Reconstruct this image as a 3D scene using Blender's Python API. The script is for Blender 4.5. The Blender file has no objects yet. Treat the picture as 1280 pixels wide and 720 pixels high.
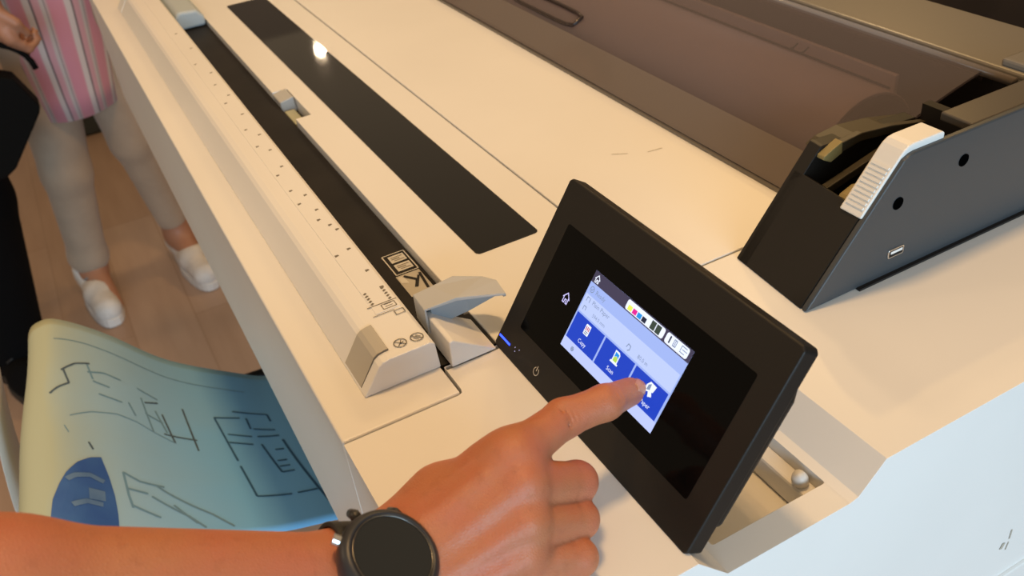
import bpy, bmesh, math, random
import numpy as np
from mathutils import Vector, Matrix

random.seed(7)
SC = bpy.context.scene
COL = SC.collection

# ------------------------------------------------------------------ camera
cam_data = bpy.data.cameras.new('camera')
cam = bpy.data.objects.new('camera', cam_data)
COL.objects.link(cam)
_R = ((0.47744696, -0.47220029, 0.74099345),
      (0.87359866, 0.34549622, -0.34272058),
      (-0.09417768, 0.81096193, 0.57746975))
_m = Matrix(_R).to_4x4()
_m.translation = Vector((0.2240, -0.0650, 1.3800))
cam.matrix_world = _m
cam_data.sensor_width = 36.0
cam_data.lens = 31.78
cam_data.clip_start = 0.02
cam_data.dof.use_dof = True
cam_data.dof.focus_distance = 0.58
cam_data.dof.aperture_fstop = 13.0
SC.camera = cam

# ------------------------------------------------------------------ world and lights
world = bpy.data.worlds.new('world')
SC.world = world
world.use_nodes = True
_bg = world.node_tree.nodes['Background']
_bg.inputs[0].default_value = (0.66, 0.485, 0.31, 1)
_bg.inputs[1].default_value = 0.56


def light(name, kind, loc, target, energy, color, size=0.2, size_y=None, spot=None):
    d = bpy.data.lights.new(name, kind)
    d.energy = energy
    d.color = color
    if kind == 'AREA':
        d.size = size
        if size_y:
            d.shape = 'RECTANGLE'
            d.size_y = size_y
    else:
        d.shadow_soft_size = size
    if kind == 'SPOT':
        d.spot_size = math.radians(spot or 90)
        d.spot_blend = 0.6
    o = bpy.data.objects.new(name, d)
    COL.objects.link(o)
    o.location = loc
    v = Vector(target) - Vector(loc)
    o.rotation_euler = v.to_track_quat('-Z', 'Y').to_euler()
    return o


WARM = (1.0, 0.67, 0.33)
light('ceiling_lamp_key', 'AREA', (-1.75, 2.25, 2.7), (-0.4, 0.2, 1.0), 7, (1.0, 0.62, 0.22), 0.06)
light('ceiling_lamp_left', 'AREA', (-2.1, 2.0, 2.8), (-0.9, 0.2, 1.0), 7, WARM, 0.14)
light('fill_light_front', 'AREA', (-1.7, -1.9, 2.8), (-0.6, -0.1, 0.8), 6, (1.0, 0.72, 0.45), 0.3)  # unseen fill added in front to brighten the sheet and arm
light('ceiling_lamp_above', 'AREA', (-0.40, 0.22, 2.75), (-0.40, 0.15, 0.0), 15, (1.0, 0.60, 0.25), 0.22)
light('ceiling_lamp_far', 'POINT', (-5.63, 1.44, 2.7), (0, 0, 0), 9, (1.0, 0.75, 0.5), 0.032)
light('daylight_right', 'AREA', (3.2, -0.5, 1.6), (0.0, -0.1, 0.9), 126, (0.53, 0.79, 1.0), 3.2, 1.6)

SC.view_settings.view_transform = 'Standard'
SC.view_settings.look = 'None'
SC.view_settings.exposure = 0.12
SC.view_settings.gamma = 1.0
SC.view_settings.use_curve_mapping = False


# ------------------------------------------------------------------ materials
def nd(nt, t, **kw):
    n = nt.nodes.new(t)
    for k, v in kw.items():
        setattr(n, k, v)
    return n


def mat(name, color, rough=0.5, metal=0.0, spec=0.5, var=0.0, var_scale=8.0, bump=0.0, bump_scale=300.0,
        emit=None, emit_strength=1.0, sss=0.0, coat=0.0, color2=None, sheen=0.0):
    m = bpy.data.materials.new(name)
    m.use_nodes = True
    nt = m.node_tree
    p = nt.nodes['Principled BSDF']
    p.inputs['Base Color'].default_value = (*color, 1)
    p.inputs['Roughness'].default_value = rough
    p.inputs['Metallic'].default_value = metal
    p.inputs['Specular IOR Level'].default_value = spec
    p.inputs['Coat Weight'].default_value = coat
    p.inputs['Sheen Weight'].default_value = sheen
    if sss:
        p.inputs['Subsurface Weight'].default_value = sss
        p.inputs['Subsurface Radius'].default_value = (0.006, 0.0025, 0.0012)
        p.inputs['Subsurface Scale'].default_value = 1.0
    tc = nd(nt, 'ShaderNodeTexCoord')
    if var or color2:
        no = nd(nt, 'ShaderNodeTexNoise')
        no.inputs['Scale'].default_value = var_scale
        no.inputs['Detail'].default_value = 4
        nt.links.new(tc.outputs['Object'], no.inputs['Vector'])
        mx = nd(nt, 'ShaderNodeMix', data_type='RGBA')
        c2 = color2 or tuple(max(0, c * (1 - var)) for c in color)
        c1 = color if color2 else tuple(min(1, c * (1 + var)) for c in color)
        mx.inputs[6].default_value = (*c1, 1)
        mx.inputs[7].default_value = (*c2, 1)
        rp = nd(nt, 'ShaderNodeMapRange')
        rp.inputs[1].default_value = 0.35
        rp.inputs[2].default_value = 0.65
        nt.links.new(no.outputs['Fac'], rp.inputs[0])
        nt.links.new(rp.outputs[0], mx.inputs[0])
        nt.links.new(mx.outputs[2], p.inputs['Base Color'])
    if bump:
        nb = nd(nt, 'ShaderNodeTexNoise')
        nb.inputs['Scale'].default_value = bump_scale
        nb.inputs['Detail'].default_value = 3
        nt.links.new(tc.outputs['Object'], nb.inputs['Vector'])
        b = nd(nt, 'ShaderNodeBump')
        b.inputs['Strength'].default_value = bump
        b.inputs['Distance'].default_value = 0.0006
        nt.links.new(nb.outputs['Fac'], b.inputs['Height'])
        nt.links.new(b.outputs['Normal'], p.inputs['Normal'])
    if emit:
        p.inputs['Emission Color'].default_value = (*emit, 1)
        p.inputs['Emission Strength'].default_value = emit_strength
    return m


def emis(name, color, s=1.0):
    return mat(name, tuple(c * 0.05 for c in color), rough=0.15, spec=0.2, emit=color, emit_strength=s)


M = {}
M['white'] = mat('white_plastic', (0.80, 0.785, 0.755), 0.38, spec=0.45, var=0.015, var_scale=6, bump=0.06, bump_scale=1400)
M['tan'] = mat('tan_plastic', (0.46, 0.43, 0.37), 0.5, bump=0.05, bump_scale=1200)
M['grey_lever'] = mat('blue_grey_plastic', (0.47, 0.475, 0.47), 0.45, bump=0.04)
M['lever_inner'] = mat('blue_grey_lever', (0.30, 0.345, 0.38), 0.5)
M['black'] = mat('black_plastic', (0.011, 0.0092, 0.0075), 0.45, spec=0.32, bump=0.10, bump_scale=1800)
M['black_soft'] = mat('black_matt_plastic', (0.013, 0.011, 0.010), 0.6, spec=0.3)
M['black_guide'] = mat('black_guide_plastic', (0.015, 0.013, 0.0115), 0.55, spec=0.2, var=0.2, var_scale=20, bump=0.06, bump_scale=900)
M['glass_black'] = mat('black_window_glass', (0.010, 0.010, 0.010), 0.035, spec=0.30)
M['housing'] = mat('charcoal_plastic', (0.045, 0.050, 0.055), 0.36, spec=0.5, bump=0.08, bump_scale=1600)
M['chassis'] = mat('dark_chassis', (0.02, 0.018, 0.016), 0.7)
M['screen_glass'] = mat('screen_cover_glass', (0.002, 0.002, 0.002), 0.10, spec=0.10)
M['metal'] = mat('bright_metal', (0.72, 0.72, 0.72), 0.25, metal=1.0)
M['print_grey'] = mat('grey_print', (0.17, 0.15, 0.12), 0.6)
M['print_soft'] = mat('soft_grey_print', (0.45, 0.41, 0.34), 0.6)
M['print_white'] = mat('white_print', (0.62, 0.60, 0.55), 0.6)
M['handle_white'] = mat('white_grip_plastic', (0.74, 0.73, 0.70), 0.4, bump=0.05)
M['amber'] = mat('amber_plastic', (0.26, 0.20, 0.075), 0.5)
M['olive'] = mat('olive_brown_plastic', (0.045, 0.036, 0.02), 0.5)
M['roll'] = mat('roll_paper', (0.72, 0.67, 0.68), 0.55, var=0.04, var_scale=3)
M['deck'] = mat('grey_brown_plastic', (0.165, 0.150, 0.130), 0.30, spec=0.5, bump=0.04)
M['hole'] = mat('hole_black', (0.001, 0.001, 0.001), 1.0, spec=0.0)
M['dark_deck'] = mat('dark_brown_plastic', (0.075, 0.064, 0.052), 0.3, spec=0.5, bump=0.04)
M['rubber'] = mat('black_rubber', (0.012, 0.012, 0.012), 0.55, bump=0.06)
M['watch_case'] = mat('dark_watch_case', (0.035, 0.036, 0.040), 0.38, metal=0.3, spec=0.5)
M['rim'] = mat('dark_polished_metal', (0.22, 0.22, 0.21), 0.3, metal=1.0)
M['watch_glass'] = mat('watch_glass', (0.016, 0.017, 0.016), 0.14, spec=0.45)
M['trouser_beige'] = mat('beige_cotton', (0.46, 0.345, 0.25), 0.85, var=0.06, var_scale=14, bump=0.2, bump_scale=260, sheen=0.2)
M['black_cloth'] = mat('black_cloth', (0.0035, 0.0035, 0.004), 0.95, spec=0.1, bump=0.2, bump_scale=300)
M['navy_cloth'] = mat('navy_cloth', (0.02, 0.026, 0.05), 0.9, bump=0.2, bump_scale=300)
M['bag'] = mat('black_bag_fabric', (0.0035, 0.0035, 0.0035), 0.8, spec=0.12)
M['shoe'] = mat('white_shoe_leather', (0.70, 0.66, 0.62), 0.5, var=0.12, var_scale=18)
M['lace'] = mat('grey_laces', (0.30, 0.27, 0.25), 0.8)
M['sole'] = mat('shoe_sole', (0.72, 0.68, 0.64), 0.6)
M['hair'] = mat('dark_hair', (0.03, 0.018, 0.010), 0.5, bump=0.5, bump_scale=200)
M['stand'] = mat('white_stand_metal', (0.62, 0.61, 0.59), 0.4)
M['line_blue'] = mat('blue_ink', (0.035, 0.13, 0.25), 0.7)
M['line_dark'] = mat('dark_ink', (0.08, 0.12, 0.15), 0.7)
M['line_faint'] = mat('faint_blue_ink', (0.17, 0.32, 0.42), 0.7)
M['photo_blue'] = mat('printed_blue', (0.03, 0.10, 0.33), 0.6, color2=(0.055, 0.16, 0.40), var_scale=14)
M['photo_pale'] = mat('printed_pale_blue', (0.17, 0.28, 0.42), 0.6, color2=(0.06, 0.14, 0.30), var_scale=20)
M['paper_white'] = mat('white_paper', (0.75, 0.72, 0.68), 0.7)


def skin_mat(name, base, red, dark):
    m = mat(name, base, 0.46, spec=0.38, sss=0.18)
    nt = m.node_tree
    p = nt.nodes['Principled BSDF']
    tc = nd(nt, 'ShaderNodeTexCoord')
    n1 = nd(nt, 'ShaderNodeTexNoise')
    n1.inputs['Scale'].default_value = 28
    n1.inputs['Detail'].default_value = 5
    n2 = nd(nt, 'ShaderNodeTexNoise')
    n2.inputs['Scale'].default_value = 160
    n2.inputs['Detail'].default_value = 4
    vo = nd(nt, 'ShaderNodeTexVoronoi')
    vo.feature = 'DISTANCE_TO_EDGE'
    vo.inputs['Scale'].default_value = 750
    for n in (n1, n2, vo):
        nt.links.new(tc.outputs['Object'], n.inputs['Vector'])
    r1 = nd(nt, 'ShaderNodeMapRange')
    r1.inputs[1].default_value = 0.38
    r1.inputs[2].default_value = 0.66
    nt.links.new(n1.outputs['Fac'], r1.inputs[0])
    mx = nd(nt, 'ShaderNodeMix', data_type='RGBA')
    mx.inputs[6].default_value = (*base, 1)
    mx.inputs[7].default_value = (*red, 1)
    nt.links.new(r1.outputs[0], mx.inputs[0])
    r2 = nd(nt, 'ShaderNodeMapRange')
    r2.inputs[1].default_value = 0.55
    r2.inputs[2].default_value = 0.8
    r2.inputs[4].default_value = 0.35
    nt.links.new(n2.outputs['Fac'], r2.inputs[0])
    mx2 = nd(nt, 'ShaderNodeMix', data_type='RGBA')
    mx2.inputs[7].default_value = (*dark, 1)
    nt.links.new(r2.outputs[0], mx2.inputs[0])
    nt.links.new(mx.outputs[2], mx2.inputs[6])
    nt.links.new(mx2.outputs[2], p.inputs['Base Color'])
    ad = nd(nt, 'ShaderNodeMath', operation='MULTIPLY_ADD')
    ad.inputs[1].default_value = 1.2
    nt.links.new(vo.outputs['Distance'], ad.inputs[0])
    nt.links.new(n2.outputs['Fac'], ad.inputs[2])
    b = nd(nt, 'ShaderNodeBump')
    b.inputs['Strength'].default_value = 0.35
    b.inputs['Distance'].default_value = 0.0007
    nt.links.new(ad.outputs[0], b.inputs['Height'])
    nt.links.new(b.outputs['Normal'], p.inputs['Normal'])
    return m


M['skin'] = skin_mat('skin', (0.46, 0.170, 0.080), (0.47, 0.15, 0.08), (0.29, 0.09, 0.042))
M['skin_far'] = mat('skin_other', (0.42, 0.20, 0.12), 0.5, sss=0.1, var=0.08)
M['nail'] = mat('fingernail', (0.52, 0.23, 0.14), 0.3, spec=0.5)


def smoke_mat(name='smoked_clear_plastic', haze=(0.26, 0.225, 0.24), amount=0.18):
    m = bpy.data.materials.new(name)
    m.use_nodes = True
    nt = m.node_tree
    nt.nodes.remove(nt.nodes['Principled BSDF'])
    out = nt.nodes['Material Output']
    tr = nd(nt, 'ShaderNodeBsdfTransparent')
    tr.inputs[0].default_value = (0.72, 0.665, 0.655, 1)
    gl = nd(nt, 'ShaderNodeBsdfGlossy')
    gl.inputs['Roughness'].default_value = 0.022
    gl.inputs[0].default_value = (0.95, 0.92, 0.9, 1)
    lw = nd(nt, 'ShaderNodeLayerWeight')
    lw.inputs[0].default_value = 0.5
    pw = nd(nt, 'ShaderNodeMath', operation='POWER')
    pw.inputs[1].default_value = 5.0
    fr = nd(nt, 'ShaderNodeMath', operation='MULTIPLY_ADD')
    fr.inputs[1].default_value = 0.95
    fr.inputs[2].default_value = 0.045
    nt.links.new(lw.outputs['Facing'], pw.inputs[0])
    nt.links.new(pw.outputs[0], fr.inputs[0])
    mx = nd(nt, 'ShaderNodeMixShader')
    nt.links.new(fr.outputs[0], mx.inputs[0])
    nt.links.new(tr.outputs[0], mx.inputs[1])
    nt.links.new(gl.outputs[0], mx.inputs[2])
    df = nd(nt, 'ShaderNodeBsdfDiffuse')
    df.inputs[0].default_value = (*haze, 1)
    m2 = nd(nt, 'ShaderNodeMixShader')
    m2.inputs[0].default_value = amount
    nt.links.new(mx.outputs[0], m2.inputs[1])
    nt.links.new(df.outputs[0], m2.inputs[2])
    nt.links.new(m2.outputs[0], out.inputs[0])
    return m


M['smoke'] = smoke_mat()
M['lip_sheen'] = smoke_mat('painted_lip_sheen', (0.27, 0.225, 0.195), 0.60)  # paler haze stands in for room light reflected by the lip


def floor_mat():
    m = mat('wood_floor', (0.5, 0.3, 0.18), 0.35, spec=0.4)
    nt = m.node_tree
    p = nt.nodes['Principled BSDF']
    tc = nd(nt, 'ShaderNodeTexCoord')
    br = nd(nt, 'ShaderNodeTexBrick')
    br.inputs['Scale'].default_value = 1.0
    br.inputs['Brick Width'].default_value = 1.3
    br.inputs['Row Height'].default_value = 0.16
    br.inputs['Mortar Size'].default_value = 0.002
    br.inputs['Color1'].default_value = (0.47, 0.335, 0.255, 1)
    br.inputs['Color2'].default_value = (0.42, 0.28, 0.195, 1)
    br.inputs['Mortar'].default_value = (0.38, 0.255, 0.18, 1)
    no = nd(nt, 'ShaderNodeTexNoise')
    no.inputs['Scale'].default_value = 3.0
    no.inputs['Detail'].default_value = 6
    mp = nd(nt, 'ShaderNodeMapping')
    mp.inputs['Scale'].default_value = (1, 7, 1)
    nt.links.new(tc.outputs['Object'], br.inputs['Vector'])
    nt.links.new(tc.outputs['Object'], mp.inputs['Vector'])
    nt.links.new(mp.outputs[0], no.inputs['Vector'])
    mx = nd(nt, 'ShaderNodeMix', data_type='RGBA', blend_type='MULTIPLY')
    mx.inputs[0].default_value = 0.35
    rp = nd(nt, 'ShaderNodeValToRGB')
    rp.color_ramp.elements[0].position = 0.3
    rp.color_ramp.elements[0].color = (0.62, 0.55, 0.5, 1)
    rp.color_ramp.elements[1].position = 0.7
    nt.links.new(no.outputs['Fac'], rp.inputs[0])
    nt.links.new(br.outputs['Color'], mx.inputs[6])
    nt.links.new(rp.outputs[0], mx.inputs[7])
    nt.links.new(mx.outputs[2], p.inputs['Base Color'])
    return m


M['floor'] = floor_mat()
M['wall'] = mat('warm_grey_wall', (0.42, 0.36, 0.31), 0.8, var=0.04, var_scale=2)
M['wall_dark'] = mat('dark_wood_wall', (0.035, 0.024, 0.016), 0.6, var=0.3, var_scale=5)


def paper_mat():
    m = mat('light_tinted_paper', (0.3, 0.5, 0.6), 0.62, spec=0.3)
    nt = m.node_tree
    p = nt.nodes['Principled BSDF']
    uv = nd(nt, 'ShaderNodeUVMap')
    sp = nd(nt, 'ShaderNodeSeparateXYZ')
    no = nd(nt, 'ShaderNodeTexNoise')
    no.inputs['Scale'].default_value = 3.0
    nt.links.new(uv.outputs[0], sp.inputs[0])
    nt.links.new(uv.outputs[0], no.inputs['Vector'])
    ad = nd(nt, 'ShaderNodeMath', operation='MULTIPLY_ADD')
    ad.inputs[1].default_value = 0.10
    nt.links.new(no.outputs['Fac'], ad.inputs[0])
    nt.links.new(sp.outputs['Y'], ad.inputs[2])
    rp = nd(nt, 'ShaderNodeValToRGB')  # ramp paints cool light near the printer, warm light farther out
    rp.color_ramp.elements[0].position = 0.27
    rp.color_ramp.elements[0].color = (0.24, 0.60, 0.98, 1)
    rp.color_ramp.elements[1].position = 0.60
    rp.color_ramp.elements[1].color = (0.50, 0.53, 0.37, 1)
    nt.links.new(ad.outputs[0], rp.inputs[0])
    nt.links.new(rp.outputs[0], p.inputs['Base Color'])
    return m


M['paper'] = paper_mat()


def shirt_mat():
    m = mat('striped_shirt', (0.7, 0.3, 0.35), 0.85, sheen=0.2)
    nt = m.node_tree
    p = nt.nodes['Principled BSDF']
    uv = nd(nt, 'ShaderNodeUVMap')
    sp = nd(nt, 'ShaderNodeSeparateXYZ')
    nt.links.new(uv.outputs[0], sp.inputs[0])
    mu = nd(nt, 'ShaderNodeMath', operation='MULTIPLY')
    mu.inputs[1].default_value = 9.0
    fr = nd(nt, 'ShaderNodeMath', operation='FRACT')
    nt.links.new(sp.outputs['X'], mu.inputs[0])
    nt.links.new(mu.outputs[0], fr.inputs[0])
    rp = nd(nt, 'ShaderNodeValToRGB')
    cr = rp.color_ramp
    cr.interpolation = 'LINEAR'
    pts = [(0.0, (0.70, 0.29, 0.37)), (0.36, (0.70, 0.30, 0.38)), (0.41, (0.72, 0.64, 0.64)), (0.55, (0.72, 0.64, 0.64)),
           (0.575, (0.16, 0.13, 0.15)), (0.60, (0.16, 0.13, 0.15)), (0.63, (0.68, 0.38, 0.44)), (0.78, (0.68, 0.38, 0.44)),
           (0.81, (0.62, 0.55, 0.54)), (0.88, (0.62, 0.55, 0.54)), (0.905, (0.25, 0.20, 0.22)), (0.93, (0.62, 0.5, 0.5)), (1.0, (0.66, 0.3, 0.35))]
    while len(cr.elements) < len(pts):
        cr.elements.new(0.5)
    for e, (q, c) in zip(cr.elements, pts):
        e.position = q
    for e, (q, c) in zip(cr.elements, pts):
        e.color = (*c, 1)
    nt.links.new(fr.outputs[0], rp.inputs[0])
    nt.links.new(rp.outputs[0], p.inputs['Base Color'])
    return m


M['shirt'] = shirt_mat()


# ------------------------------------------------------------------ object helpers
def link(name, me, m=None, parent=None, smooth=False):
    o = bpy.data.objects.new(name, me)
    COL.objects.link(o)
    if m is not None and not me.materials:
        me.materials.append(m)
    if parent is not None:
        o.parent = parent
        if parent.type == 'EMPTY':
            o.matrix_parent_inverse = Matrix.Translation(-Vector(parent.location))
    if smooth:
        me.polygons.foreach_set('use_smooth', [True] * len(me.polygons))
    return o


def empty(name, loc, label, cat, group=None):
    o = bpy.data.objects.new(name, None)
    COL.objects.link(o)
    o.location = loc
    o.empty_display_size = 0.05
    o['label'] = label
    o['category'] = cat
    if group:
        o['group'] = group
    return o


def mesh(name, verts, faces):
    me = bpy.data.meshes.new(name)
    me.from_pydata([tuple(map(float, v)) for v in verts], [], [tuple(f) for f in faces])
    me.update()
    return me


def bevel(o, w, seg=2, ang=40):
    b = o.modifiers.new('bevel', 'BEVEL')
    b.width = w
    b.segments = seg
    b.limit_method = 'ANGLE'
    b.angle_limit = math.radians(ang)
    return o


def fix_normals(me):
    bm = bmesh.new()
    bm.from_mesh(me)
    bmesh.ops.recalc_face_normals(bm, faces=bm.faces)
    bm.to_mesh(me)
    bm.free()


def prism_vf(poly, lo, hi, axis):
    """2-D polygon extruded along axis. axis 'x': poly=(y,z); 'y': poly=(x,z); 'z': poly=(x,y)"""
    def P(a, b, c):
        return {'x': (c, a, b), 'y': (a, c, b), 'z': (a, b, c)}[axis]
    n = len(poly)
    v = [P(a, b, lo) for a, b in poly] + [P(a, b, hi) for a, b in poly]
    f = [tuple(range(n)), tuple(range(2 * n - 1, n - 1, -1))]
    f += [(i, (i + 1) % n, n + (i + 1) % n, n + i) for i in range(n)]
    return v, f


def prism(name, poly, lo, hi, axis, m, parent, bev=0.0, seg=2, warp=None, ang=40):
    v, f = prism_vf(poly, lo, hi, axis)
    if warp:
        v = [warp(*p) for p in v]
    me = mesh(name, v, f)
    fix_normals(me)
    o = link(name, me, m, parent)
    if bev:
        bevel(o, bev, seg, ang)
    return o


def box(name, x0, x1, y0, y1, z0, z1, m, parent, bev=0.0, seg=2):
    return prism(name, [(x0, y0), (x1, y0), (x1, y1), (x0, y1)], z0, z1, 'z', m, parent, bev, seg)


def joined(name, parts, m, parent, smooth=False):
    """list of (verts, faces) into one mesh"""
    V, F = [], []
    for v, f in parts:
        k = len(V)
        V += list(v)
        F += [tuple(i + k for i in q) for q in f]
    me = mesh(name, V, F)
    fix_normals(me)
    return link(name, me, m, parent, smooth)


def box_vf(x0, x1, y0, y1, z0, z1):
    return prism_vf([(x0, y0), (x1, y0), (x1, y1), (x0, y1)], z0, z1, 'z')


def rrect(x0, x1, y0, y1, r, n=5):
    out = []
    for cx, cy, a0 in ((x1 - r, y1 - r, 0), (x0 + r, y1 - r, 90), (x0 + r, y0 + r, 180), (x1 - r, y0 + r, 270)):
        for i in range(n + 1):
            a = math.radians(a0 + 90 * i / n)
            out.append((cx + r * math.cos(a), cy + r * math.sin(a)))
    return out


def ring_poly(cx, cy, r, n=24):
    return [(cx + r * math.cos(2 * math.pi * i / n), cy + r * math.sin(2 * math.pi * i / n)) for i in range(n)]


def tube_vf(path, r, n=10, closed=False):
    path = [Vector(p) for p in path]
    V, F = [], []
    N = len(path)
    up = Vector((0, 0, 1))
    for i, p in enumerate(path):
        if closed:
            t = path[(i + 1) % N] - path[i - 1]
        else:
            t = path[min(i + 1, N - 1)] - path[max(i - 1, 0)]
        t.normalize()
        a = t.cross(up)
        if a.length < 1e-3:
            a = t.cross(Vector((1, 0, 0)))
        a.normalize()
        b = t.cross(a)
        rr = r[i] if isinstance(r, (list, tuple)) else r
        for k in range(n):
            w = 2 * math.pi * k / n
            V.append(tuple(p + a * (rr * math.cos(w)) + b * (rr * math.sin(w))))
    for i in range(N if closed else N - 1):
        j = (i + 1) % N
        for k in range(n):
            F.append((i * n + k, i * n + (k + 1) % n, j * n + (k + 1) % n, j * n + k))
    if not closed:
        F.append(tuple(range(n)))
        F.append(tuple(range(N * n - 1, (N - 1) * n - 1, -1)))
    return V, F


def tube(name, path, r, m, parent, n=10, closed=False):
    return joined(name, [tube_vf(path, r, n, closed)], m, parent, True)


def boolean(o, cutter):
    """cut once and keep only the result mesh"""
    b = o.modifiers.new('cut', 'BOOLEAN')
    b.operation = 'DIFFERENCE'
    b.solver = 'EXACT'
    b.object = cutter
    dg = bpy.context.evaluated_depsgraph_get()
    dg.update()
    me = bpy.data.meshes.new_from_object(o.evaluated_get(dg))
    o.modifiers.remove(b)
    o.data = me
    bpy.data.objects.remove(cutter, do_unlink=True)


def text_mesh(s, size, extrude=0.0):
    c = bpy.data.curves.new('text', 'FONT')
    c.body = s
    c.size = size
    c.align_x = 'CENTER'
    c.align_y = 'CENTER'
    c.resolution_u = 2
    o = bpy.data.objects.new('text', c)
    COL.objects.link(o)
    dg = bpy.context.evaluated_depsgraph_get()
    dg.update()
    me = bpy.data.meshes.new_from_object(o.evaluated_get(dg))
    vs = [tuple(v.co) for v in me.vertices]
    fs = [tuple(p.vertices) for p in me.polygons]
    bpy.data.objects.remove(o, do_unlink=True)
    bpy.data.curves.remove(c)
    return vs, fs


# ------------------------------------------------------------------ smooth bodies: signed distance + surface nets
def surface_nets(F, org, h):
    nx, ny, nz = F.shape
    S = F < 0
    c = np.zeros((nx - 1, ny - 1, nz - 1), np.int8)
    for i in (0, 1):
        for j in (0, 1):
            for k in (0, 1):
                c += S[i:nx - 1 + i, j:ny - 1 + j, k:nz - 1 + k]
    act = (c > 0) & (c < 8)
    idx = -np.ones(act.shape, np.int64)
    A = np.argwhere(act)
    idx[act] = np.arange(len(A))
    pos = np.zeros((len(A), 3))
    cnt = np.zeros(len(A))
    corners = {}
    for i in (0, 1):
        for j in (0, 1):
            for k in (0, 1):
                corners[(i, j, k)] = F[A[:, 0] + i, A[:, 1] + j, A[:, 2] + k]
    for ax in range(3):
        for u in (0, 1):
            for v in (0, 1):
                p = [0, 0, 0]
                o = [a for a in range(3) if a != ax]
                p[o[0]] = u
                p[o[1]] = v
                q = list(p)
                q[ax] = 1
                a, b = corners[tuple(p)], corners[tuple(q)]
                hit = (a < 0) != (b < 0)
                t = np.where(hit, a / np.where(hit, a - b, 1), 0)
                for d in range(3):
                    pos[:, d] += np.where(hit, p[d] + (t if d == ax else 0), 0)
                cnt += hit
    V = (A + pos / cnt[:, None]) * h + np.array(org)
    Q = []
    for ax in range(3):
        sl0 = [slice(None)] * 3
        sl1 = [slice(None)] * 3
        sl0[ax] = slice(0, -1)
        sl1[ax] = slice(1, None)
        s0, s1 = S[tuple(sl0)], S[tuple(sl1)]
        E = np.argwhere(s0 != s1)
        o = [a for a in range(3) if a != ax]
        ok = (E[:, o[0]] > 0) & (E[:, o[1]] > 0) & (E[:, o[0]] < F.shape[o[0]] - 1) & (E[:, o[1]] < F.shape[o[1]] - 1)
        E = E[ok]
        fl = s0[E[:, 0], E[:, 1], E[:, 2]]
        quad = []
        for du, dv in ((0, 0), (-1, 0), (-1, -1), (0, -1)):
            e = E.copy()
            e[:, o[0]] += du
            e[:, o[1]] += dv
            quad.append(idx[e[:, 0], e[:, 1], e[:, 2]])
        quad = np.array(quad).T
        flip = fl if ax != 1 else ~fl
        quad[~flip] = quad[~flip][:, ::-1]
        Q.append(quad)
    return V, np.concatenate(Q)


class Body:
    """prims: (a, b, ra, rb) tapered capsules in named groups with their own blend"""
    def __init__(self, h):
        self.h = h
        self.groups = []

    def group(self, prims, k, join_k, cut=False):
        self.groups.append((prims, k, join_k, cut))

    def build(self, name, m, parent, smooth_it=0):
        h = self.h
        pts = np.array([p for g in self.groups if not g[3] for q in g[0] for p in (q[0], q[1])], float)
        rad = max(max(q[2], q[3]) for g in self.groups if not g[3] for q in g[0])
        lo = pts.min(0) - rad - 4 * h
        hi = pts.max(0) + rad + 4 * h
        n = np.ceil((hi - lo) / h).astype(int) + 1
        X = [(lo[d] + h * np.arange(n[d])).astype(np.float32) for d in range(3)]
        total = np.full(tuple(n), 1.0, np.float32)

        def add(F, q, k):
            a, b, ra, rb = np.array(q[0], float), np.array(q[1], float), q[2], q[3]
            R = max(ra, rb) + k + 3 * h + 0.012
            l = np.minimum(a, b) - R
            u = np.maximum(a, b) + R
            i0 = np.maximum(0, np.floor((l - lo) / h)).astype(int)
            i1 = np.minimum(n, np.ceil((u - lo) / h).astype(int) + 1)
            s = tuple(slice(i0[d], i1[d]) for d in range(3))
            gx = X[0][s[0]][:, None, None] - a[0]
            gy = X[1][s[1]][None, :, None] - a[1]
            gz = X[2][s[2]][None, None, :] - a[2]
            ba = b - a
            L = max(float(ba @ ba), 1e-12)
            t = np.clip((gx * ba[0] + gy * ba[1] + gz * ba[2]) / L, 0, 1)
            d = np.sqrt((gx - t * ba[0]) ** 2 + (gy - t * ba[1]) ** 2 + (gz - t * ba[2]) ** 2) - (ra + (rb - ra) * t)
            F[s] = smin(F[s], d, k)

        def smin(a, b, k):
            if k <= 0:
                return np.minimum(a, b)
            hh = np.maximum(k - np.abs(a - b), 0) / k
            return np.minimum(a, b) - hh * hh * k * 0.25

        for prims, k, jk, cut in self.groups:
            G = np.full(tuple(n), 1.0, np.float32)
            for q in prims:
                add(G, q, k)
            if cut:
                total = -smin(-total, G, jk)
            else:
                total = smin(total, G, jk)
        V, Q = surface_nets(total, lo, h)
        me = bpy.data.meshes.new(name)
        me.vertices.add(len(V))
        me.vertices.foreach_set('co', V.astype(np.float32).ravel())
        me.loops.add(len(Q) * 4)
        me.loops.foreach_set('vertex_index', Q.ravel().astype(np.int32))
        me.polygons.add(len(Q))
        me.polygons.foreach_set('loop_start', np.arange(0, len(Q) * 4, 4, dtype=np.int32))
        me.update(calc_edges=True)
        me.validate()
        fix_normals(me)
        o = link(name, me, m, parent, True)
        if smooth_it:
            s = o.modifiers.new('smooth', 'SMOOTH')
            s.iterations = smooth_it
            s.factor = 0.5
        return o


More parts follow.
